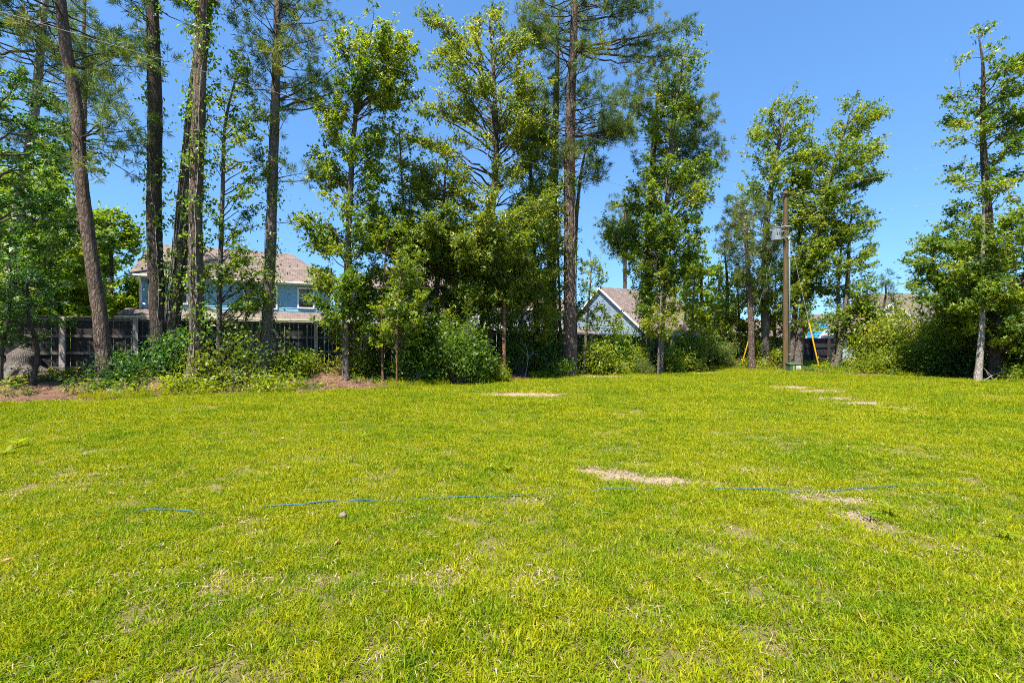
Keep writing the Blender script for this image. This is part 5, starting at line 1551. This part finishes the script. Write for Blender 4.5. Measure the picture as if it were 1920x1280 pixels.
# ------------------------------------------------------------------ shrubs
k = 0
for args in [
    ('low leafy shrub at the foot of the leaning pine', 228, 14.2, 1.7, .75, 'deep', T_STAR, .11, 1100, 0),
    ('dark shrub between the leaning pine and the fence post', 232, 15.0, 1.2, .9, 'deep', T_BROAD, .10, 800, 0),
    ('shadowy shrub growing up around the ivy clad trunks', 316, 15.0, 1.7, 2.0, 'deep', T_BROAD, .11, 1900, -.05),
    ('low yellow green shrub in front of the twin trunks', 335, 13.9, 1.3, .5, 'bright', T_BROAD, .09, 700, 0),
    ('tall bright shrub hugging the straight brown trunk', 405, 14.5, 1.5, 1.9, 'bright', T_STAR, .12, 600, 0),
    ('low bright shrub at the bed edge under the brown trunk', 382, 13.8, .8, .45, 'bright', T_BROAD, .09, 450, .05),
    ('broad shrub filling the gap left of the stubby pine', 452, 15.1, 1.6, 2.0, 'sweetgum', T_STAR, .12, 600, .05),
    ('sprawling bright shrub at the lawn edge below the stubby pine', 450, 14.1, 2.0, .6, 'bright', T_BROAD, .09, 480, 0),
    ('small sunlit shrub right of the stubby pine foot', 505, 14.3, 1.3, .5, 'bright', T_BROAD, .09, 700, .08),
    ('airy shrub before the fence right of the stubby pine', 545, 16.2, 1.3, 1.5, 'sweetgum', T_STAR, .12, 900, .1),
    ('yellowish shrub at the fence foot left of the tall sweetgum', 598, 17.0, 1.8, .9, 'bright', T_BROAD, .09, 1200, .15),
    ('yellow shrub at the fence foot right of the tall sweetgum', 672, 17.3, 2.0, 1.0, 'bright', T_BROAD, .09, 1300, .2),
    ('shrub with lit top left of the sapling pair', 690, 17.8, 1.2, 1.6, 'sweetgum', T_STAR, .12, 800, .1),
    ('shaded shrub behind the pale yellowish sapling', 770, 17.0, 1.8, 1.5, 'broad', T_BROAD, .11, 1600, -.08),
    ('tall thicket shrub left of the big glossy bush', 800, 17.6, 1.8, 2.6, 'broad', T_STAR, .13, 1800, -.05),
    ('big glossy bush spilling to the lawn in the middle', 852, 16.9, 2.1, 2.7, 'broad', T_STAR, .14, 3000, .05),
    ('glossy bush shoulder right of the big bush', 893, 17.3, 1.4, 1.7, 'broad', T_STAR, .13, 1400, .02),
    ('small bright bush alone on the straw at the lawn edge', 936, 17.6, .85, .75, 'bright', T_STAR, .12, 800, .05),
    ('tiny pale plant left of the small bright bush', 915, 17.2, .4, .35, 'bright', T_BROAD, .09, 200, .1),
    ('dim thicket shrub deep behind the reddish brown sapling', 965, 20.4, 2.2, 2.2, 'broad', T_BROAD, .12, 1900, -.15),
    ('dim thicket shrub left of the tallest pine foot', 1018, 20.7, 1.8, 1.9, 'broad', T_BROAD, .12, 1600, -.1),
    ('low shrub touching the tallest pine foot on its left', 1045, 20.0, 1.2, .8, 'broad', T_BROAD, .10, 800, 0),
    ('rounded bright bush right of the tallest pine foot', 1105, 21.2, 1.9, 1.9, 'bright', T_BROAD, .12, 2000, -.05),
    ('deep green bush before the cottage porch', 1142, 22.3, 2.0, 2.3, 'broad', T_BROAD, .12, 2000, .05),
    ('low spreading bush at the lawn edge before the cottage', 1145, 21.4, 1.8, .8, 'bright', T_BROAD, .10, 1200, .05),
    ('upright bush left of the black stemmed pine', 1180, 22.6, 1.6, 1.5, 'bright', T_BROAD, .11, 1500, -.05),
    ('feathery green bush before the black stemmed pine', 1197, 23.4, 1.3, 2.2, 'bright', T_BROAD, .12, 1000, -.05),
    ('bush under the grey trunked sweetgum on its right', 1268, 22.9, 1.7, 1.3, 'bright', T_BROAD, .11, 1400, .02),
    ('dark bush right of the grey trunked sweetgum', 1292, 24.3, 2.0, 2.4, 'broad', T_BROAD, .12, 1700, .05),
    ('low bush at the lawn edge left of the left guy wire', 1300, 23.6, 1.5, .9, 'bright', T_BROAD, .10, 900, 0),
    ('spreading bush behind the left guy wire', 1345, 26.8, 2.6, 2.1, 'broad', T_BROAD, .13, 1900, .05),
    ('light bush right of the left guy wire', 1428, 27.0, 2.2, 2.3, 'bright', T_BROAD, .12, 1600, -.05),
    ('low yellowish bush at the foot of the left guy wire', 1412, 26.0, 1.6, .8, 'bright', T_BROAD, .10, 900, .12),
    ('small bush just left of the utility pole', 1458, 26.2, 1.1, 1.2, 'bright', T_BROAD, .11, 800, 0),
    ('pale low plant before the black fence right of the pole', 1545, 25.5, 1.0, .5, 'bright', T_BROAD, .11, 350, .15),
    ('left flank of the big rounded bush by the lawn', 1634, 23.6, 2.4, 2.5, 'bright', T_BROAD, .12, 2200, .05),
    ('big rounded sunlit bush crowning the right lawn edge', 1690, 23.0, 3.5, 3.6, 'bright', T_BROAD, .13, 4000, .15),
    ('high bush shoulder below the brown roofed house', 1752, 22.6, 3.2, 3.3, 'bright', T_BROAD, .13, 3400, .12),
    ('drooping low bush in front of the big rounded bush', 1668, 21.9, 1.6, 1.3, 'bright', T_LANCE, .16, 1300, .05),
    ('dark low bush in front of the high bush shoulder', 1735, 21.3, 2.2, 1.7, 'broad', T_BROAD, .12, 2000, 0),
    ('shaded bush left of the pale slender trunk', 1795, 20.6, 2.4, 2.3, 'deep', T_BROAD, .13, 2300, .05),
    ('tall shaded bush behind the pale slender trunk', 1850, 20.5, 2.4, 3.0, 'broad', T_BROAD, .13, 2300, -.05),
    ('large bush at the right picture edge', 1915, 19.4, 2.6, 3.2, 'broad', T_BROAD, .13, 2800, .05),
    ('small leafy plant at the right picture edge by the grass', 1905, 17.9, .9, .9, 'bright', T_BROAD, .12, 450, 0),
    ('bush row end outside the right picture edge', 1985, 18.6, 2.8, 3.2, 'broad', T_BROAD, .13, 2400, 0),
    ('thin weeds before the dark brush right of the black fence', 1612, 22.6, 1.3, .8, 'bright', T_LANCE, .13, 600, .05),
]:
    label, X, D, w, h, lf, tm, sz, n, tone = args
    shrub(label, X, D, w, h, lf, tm, sz, n, 60 + k, tone)
    k += 1
shrub('fluffy young pine bush before the small porch gable', 1318, 24.8, 1.7, 2.3, 'needle', None, .24, 260, 130, .3, 'young_pine', needle=True)
shrub('soft yellow green young pine bush left of the left guy wire', 1362, 26.0, 1.9, 1.7, 'needle', None, .24, 240, 131, .35, 'young_pine', needle=True)
shrub('feathery young pine at the lawn edge by the cottage', 1205, 22.0, 1.0, .8, 'needle', None, .20, 110, 132, .35, 'young_pine', needle=True)

# far wood closing the view between and below the roofs
r = np.random.default_rng(77)
n = 26000
x = r.uniform(-120, 150, n); yy = r.uniform(85, 100, n)
top = 3.2 + 2.6 * fbm2(x * .09, yy * 0 + 1.0, 61, 4)
z = top * r.uniform(0, 1, n) ** .6
P = np.stack([x, yy, z], 1)
V, F, var = leaf_arrays(T_BROAD, P, r.normal(0, 1, (n, 3)), r.normal(0, .6, (n, 3)) + np.array([[0, 0, .8]]), r.uniform(.5, 1.0, n), np.clip(r.normal(.4, .2, n), 0, 1))
o = obj('distant_woods', mesh_np('distant_woods', V, F, {'var': var}), M['farleaf']); tag(o, 'far line of woods beyond the houses', 'woods', None, 'stuff')

# ------------------------------------------------------------------ undergrowth and litter in the bed
def seedling(seed, n, h, rad, size, T, mat):
    r = np.random.default_rng(seed)
    a = r.uniform(0, 6.28, n); q = rad * np.sqrt(r.uniform(0, 1, n))
    pos = np.stack([q * np.cos(a), q * np.sin(a), h * r.uniform(.15, 1, n)], 1)
    d = np.stack([np.cos(a), np.sin(a), r.normal(0, .3, n)], 1) + r.normal(0, .3, (n, 3))
    V, F, var = leaf_arrays(T, pos, d, r.normal(0, .4, (n, 3)) + np.array([[0, 0, 1]]), size * r.uniform(.6, 1.2, n), np.clip(r.normal(.45, .22, n), 0, 1))
    tb = Tubes()
    tb.sticks(np.zeros((n // 3, 3)), pos[: n // 3], .004, .002)
    Vs = np.concatenate(tb.V); Fs = np.concatenate(tb.F)
    return src('seedling', np.vstack([V, Vs]), [F, Fs + len(V)], np.concatenate([var, np.full(len(Vs), .2)]), mat)


plants = [seedling(1, 26, .26, .16, .09, T_BROAD, M['broad']), seedling(2, 30, .18, .18, .08, T_BROAD, M['bright']), seedling(3, 22, .34, .14, .10, T_STAR, M['broad']),
          seedling(4, 20, .30, .20, .12, T_LANCE, M['bright']), seedling(5, 26, .15, .16, .07, T_BROAD, M['deep'])]
n = 13000
x = rng.uniform(-19, 24, n); y = rng.uniform(10, 34, n)
u, v = fence_uv(x, y)
d = lawn_d(x, y)
keep = (v > .1) & (d < -.45) & (fbm2(x * .8, y * .8, 71, 3) > np.where(x < -7, .48, .42))
x = x[keep]; y = y[keep]
g = scatter('undergrowth', np.stack([x, y, ground_h(x, y) + .015], 1), rng.uniform(0, 6.28, len(x)), rng.uniform(.5, 1.35, len(x)), plants)
tag(g, 'low leafy seedlings and ground cover in the pine straw', 'undergrowth', None, 'stuff')


def litter(seed, n, L, w, mat, spread):
    r = np.random.default_rng(seed)
    a = r.uniform(0, 6.28, n)
    pos = np.stack([r.normal(0, spread, n), r.normal(0, spread, n), r.uniform(.0, .03, n)], 1)
    d = np.stack([np.cos(a), np.sin(a), r.normal(0, .18, n)], 1)
    V, F, var = leaf_arrays((np.array([(0, w, 0), (1, 0, .06), (0, -w, 0)]), np.array([(0, 1, 2)])), pos, d, np.tile([[0, 0, 1.0]], (n, 1)), L * r.uniform(.5, 1.2, n), r.uniform(0, 1, n))
    return src('straw', V, F, var, mat)


M['straw'] = leafmat('straw_litter', (.10, .055, .03), (.26, .15, .09), (.46, .30, .19), .1, .8, .15, (1, 1, 1))
straws = [litter(i, 16, .16, .05, M['straw'], .10) for i in range(4)] + [litter(9, 9, .07, .3, M['straw'], .10)]
n = 30000
x = rng.uniform(-19, 25, n); y = rng.uniform(9.5, 34, n)
u, v = fence_uv(x, y)
keep = (v > -.1) & (lawn_d(x, y) < .12)
x = x[keep]; y = y[keep]
g = scatter('pine_straw_litter', np.stack([x, y, ground_h(x, y) + .03], 1), rng.uniform(0, 6.28, len(x)), rng.uniform(.6, 1.4, len(x)), straws)
tag(g, 'loose brown pine needles and leaf litter on the bed', 'litter', None, 'stuff')
n = 26000                                       # straw lying in the worn spots of the lawn
x = rng.uniform(-9, 14, n * 4); y = rng.uniform(2, 23, n * 4)
keep = rng.uniform(0, 1, len(x)) < np.maximum(bareness(x, y), np.where((y < 9) & (np.abs(x) < y * 1.2 + .5), .05, 0))
x = x[keep]; y = y[keep]
pale = [litter(20 + i, 16, .05, .045, leafmat('pale_thatch', (.20, .13, .09), (.38, .27, .19), (.54, .41, .31), .1, .8, .15, (1, 1, 1)) if i == 0 else bpy.data.materials['pale_thatch'], .06) for i in range(3)]
g = scatter('dead_thatch', np.stack([x, y, ground_h(x, y) + .004], 1), rng.uniform(0, 6.28, len(x)), rng.uniform(.6, 1.3, len(x)), pale)
tag(g, 'pale dead thatch lying in the bare lawn patches', 'thatch', None, 'stuff')

# ------------------------------------------------------------------ blue rope across the lawn
rp = [(-160, 975), (-60, 972), (60, 968), (130, 967), (200, 963), (280, 958), (345, 960), (400, 963), (490, 954), (560, 950), (640, 943), (740, 938), (880, 932), (1000, 926), (1100, 918), (1200, 914), (1290, 916), (1345, 914), (1450, 917), (1520, 917), (1640, 910), (1700, 906), (1780, 903)]
P = []
for i, (X, Y) in enumerate(rp):
    D = 1365.0 / (Y - 640) * .985
    P.append((px(X, D), D, 0.0))
SP, _ = spline(P, np.ones(len(P)), .05)
u = np.arange(len(SP)) * .05
lift = .016 + .012 * (fbm2(u * 1.6, u * 0, 81, 2) - .45) * 2 + .03 * bareness(SP[:, 0], SP[:, 1]) * 0
show = np.zeros(len(SP))
xs_px = SP[:, 0] / SP[:, 1] * FPX + 960
for (a, b) in ((270, 360), (490, 560), (575, 630), (660, 695), (1340, 1460), (1130, 1190)):
    show = np.maximum(show, smooth(a - 12, a + 6, xs_px) * smooth(b + 12, b - 6, xs_px))
SP[:, 2] = ground_h(SP[:, 0], SP[:, 1]) + np.clip(lift, .006, .03) + .018 * show
tw = 0.0078 * (1 + .08 * np.sin(np.arange(len(SP)) * 2.1))
V, F = tube_np(SP - SP[0], tw, 8)
o = obj('rope', mesh_np('rope', V, F, None, True), M['rope'], None, tuple(SP[0])); tag(o, 'blue rope lying half hidden in the lawn grass', 'rope')

# ------------------------------------------------------------------ small things on the lawn
def weed(label, X, Y, n, L, h, seed):
    r = np.random.default_rng(seed)
    gx, gy = pix_ground(X, Y)
    root = empty('weed', (gx, gy, gh(gx, gy))); tag(root, label, 'weed', 'broadleaf weeds in the lawn')
    mb = MB(); mb.tube([(0, 0, -.01), (.004, 0, h * .5), (0, 0, h)], [.006, .005, .004], 6); mb.build('stem', M['weed'], root)
    for i in range(n):
        a = i * 2.4 + r.normal(0, .25)
        d = np.array([[math.cos(a), math.sin(a), r.uniform(.1, .6)]])
        T = (np.array([(0, 0, 0), (.3, .12, .05), (.3, -.12, .05), (.7, .10, .03), (.7, -.10, .03), (1, 0, -.10), (.3, 0, .02), (.7, 0, 0)], float),
             np.array([(0, 6, 1), (0, 2, 6), (6, 7, 1), (7, 3, 1), (6, 2, 4), (6, 4, 7), (7, 5, 3), (7, 4, 5)]))
        V, F, var = leaf_arrays(T, np.array([[0, 0, h * r.uniform(.55, 1.0)]]), d, np.array([[0, 0, 1.0]]), np.array([L * r.uniform(.7, 1.2)]), np.array([r.uniform(.2, .9)]))
        obj('leaf', mesh_np('leaf', V, F, {'var': var}), M['weed'], root)


weed('tall narrow leaved yellow weed at the left lawn edge', 32, 842, 9, .17, .13, 1)
weed('lower pale weed in front of the tall left weed', 12, 856, 8, .16, .08, 2)
weed('dark bushy weed in the lawn left of the middle', 682, 832, 11, .12, .14, 3)
weed('yellow rosette weed beside the right bare strip', 1668, 972, 10, .11, .10, 4)
weed('smaller yellow weed just left of the yellow rosette', 1632, 978, 8, .10, .08, 5)
weed('bright weed in the middle lawn above the rope', 952, 886, 8, .10, .08, 6)
weed('pale yellow weed left of the bright middle weed', 918, 884, 6, .09, .06, 7)
weed('solitary yellow weed near the front of the lawn', 955, 1075, 7, .05, .05, 8)
weed('low yellow weed behind the right rope end', 1735, 845, 7, .12, .08, 9)
weed('yellow weed in the right foreground lawn', 1890, 1015, 8, .10, .07, 10)

def fallen(label, X, Y, s, seed):
    r = np.random.default_rng(seed)
    gx, gy = pix_ground(X, Y)
    m = MB()
    pts = []
    for i in range(9):
        a = i / 9 * 6.283; q = s * (1 if i % 2 else .72) * r.uniform(.8, 1.1)
        pts.append((q * math.cos(a), q * .7 * math.sin(a), r.uniform(0, .35) * s))
    c = (0, 0, -.12 * s)
    V = pts + [c] + [(p[0], p[1], p[2] - .0015) for p in pts] + [(0, 0, c[2] - .0015)]
    F = [(i, (i + 1) % 9, 9) for i in range(9)] + [((i + 1) % 9 + 10, i + 10, 19) for i in range(9)]
    m.add(V, F)
    o = m.build('fallen_leaf', M['dryleaf'])
    o.location = (gx, gy, gh(gx, gy) + .045); o.rotation_euler = (r.normal(0, .3), r.normal(0, .3), r.uniform(0, 6))
    tag(o, label, 'leaf', 'dry leaves on the lawn')


fallen('dry brown leaf on the lawn left of the rope middle', 208, 934, .035, 1)
fallen('pale curled leaf above the blue rope', 540, 884, .035, 2)
fallen('dry leaf at the left edge of the front lawn', 12, 1062, .03, 3)
fallen('orange leaf in the right front corner of the lawn', 1310, 1236, .025, 4)
fallen('dry leaf near the small bush in the far lawn', 530, 827, .04, 5)
fallen('upright rusty leaf in the front left lawn', 186, 1020, .028, 6)
fallen('tan leaf lying in the front lawn below the rope', 632, 1028, .035, 7)
gx, gy = pix_ground(643, 975)
mb = MB(); r = np.random.default_rng(3)
V = []; F = []
for i in range(5):
    ph = (i + .5) / 5 * math.pi
    for j in range(9):
        th = j / 9 * 6.283
        q = .032 * r.uniform(.85, 1.15)
        V.append((q * math.sin(ph) * math.cos(th) * 1.1, q * math.sin(ph) * math.sin(th), q * math.cos(ph) * .85))
for i in range(4):
    for j in range(9):
        F.append((i * 9 + j, (i + 1) * 9 + j, (i + 1) * 9 + (j + 1) % 9, i * 9 + (j + 1) % 9))
F.append(tuple(range(9))); F.append(tuple(range(44, 35, -1)))
mb.add(V, F)
o = mb.build('stone', M['stone'], None, True); o.location = (gx, gy, gh(gx, gy) + .04)
tag(o, 'small round tan stone in the grass below the rope', 'stone')

# ------------------------------------------------------------------ stump, timber, sticks
sx, sy = px(42, 14.3), 14.3
st = empty('tree_stump', (sx, sy, gh(sx, sy))); tag(st, 'broad grey stump with spreading roots at the left fence', 'stump')
r = np.random.default_rng(12)
P = np.array([(0, 0, -.2), (0, 0, 0), (.02, 0, .2), (.03, 0, .42), (.03, 0, .62)]); R = np.array([.44, .45, .36, .33, .32])
SPs, SRs = spline(P, R, .08)
me = trunk_mesh('bole', SPs, SRs, 22, r, .05, .5); obj('bole', me, M['grey_bark'], st)
mb = MB(); mb.tube([(.03, 0, .60), (.03, 0, .65)], [.30, .27], 18); mb.build('cut_face', M['dead_twig'], st)
for a in (-2.7, -2.0, -1.2, -.5, .3):
    tbs = Tubes()
    Q = np.array([(.3 * math.cos(a), .3 * math.sin(a), .18), (.65 * math.cos(a), .65 * math.sin(a), .02), (1.0 * math.cos(a + .1), 1.0 * math.sin(a + .1), -.12)])
    q, rr2 = spline(Q, np.array([.16, .10, .03]), .08)
    tbs.add(q, rr2, 8); obj('root', tbs.mesh('root'), M['grey_bark'], st)

tm = empty('landscape_timber', (px(1498, 25.0), 25.0, gh(px(1498, 25), 25.0))); tag(tm, 'dark landscape timber lying before the black fence', 'timber')
mb = MB(); mb.add([(0, -.07, -.02), (2.1, -.12, -.02), (2.1, .02, -.02), (0, .07, -.02), (0, -.07, .13), (2.1, -.12, .13), (2.1, .02, .13), (0, .07, .13)], [(0, 3, 2, 1), (4, 5, 6, 7), (0, 1, 5, 4), (1, 2, 6, 5), (2, 3, 7, 6), (3, 0, 4, 7)])
mb.build('beam', M['fence_board'], tm)


def stick(label, pts, rad, seed, mat='dead_twig', forks=3, name='fallen_branch'):
    r = np.random.default_rng(seed)
    W = []
    for (X, D, z) in pts:
        x = px(X, D); W.append((x, D, gh(x, D) + z))
    W = np.array(W); o0 = W[0].copy()
    root = empty(name, o0); tag(root, label, 'branch', 'fallen branches')
    Q, R = spline(W, np.linspace(rad, rad * .4, len(W)), .12)
    t = Tubes(); t.add(Q - o0, R, 6); obj('main_stem', t.mesh('main_stem'), M[mat], root)
    for k in range(forks):
        i = int(r.uniform(.3, .9) * len(Q)); a = r.uniform(0, 6.28)
        e = Q[i] + np.array([math.cos(a) * .35, math.sin(a) * .3, r.uniform(.08, .4)])
        t = Tubes(); t.add(np.stack([Q[i], (Q[i] + e) / 2 + r.normal(0, .03, 3), e]) - o0, [rad * .5, rad * .4, rad * .2], 5); obj('side_twig', t.mesh('side_twig'), M[mat], root)


stick('pale dead sticks at the foot of the right edge sweetgum', [(1845, 18.0, .05), (1868, 18.1, .28), (1882, 18.2, .05)], .018, 1, forks=5)
stick('long pale stick lying right of the pale slender trunk', [(1852, 17.9, .03), (1885, 17.95, .06)], .015, 2)
stick('twiggy dead branch in the dark gap of the thicket', [(985, 19.3, .05), (990, 19.3, .9), (984, 19.4, 1.5)], .018, 3, forks=7)
stick('reddish brush branch left of the utility pole', [(1432, 26.2, .3), (1448, 26.0, .55), (1462, 26.0, .1)], .03, 4, 'brown_bark', 7)
stick('brown broken branch leaning before the small bush by the pole', [(1440, 25.8, .75), (1450, 25.8, .35), (1466, 25.7, .02)], .03, 5, 'brown_bark', 6)
stick('grey stick propped by the leaning pine', [(205, 13.4, .02), (225, 13.5, .22), (240, 13.7, .05)], .015, 6)
stick('pale bent twig arching in the shrubs under the stubby pine', [(432, 14.0, .05), (447, 14.0, .5), (462, 13.9, .25)], .012, 7, 'pale_bark', 3)
stick('weathered stick on the straw right of the saplings', [(760, 16.2, .03), (790, 16.4, .35), (812, 16.6, .5)], .014, 8)
print('leaf tris', TRI[0], 'grass', NG)
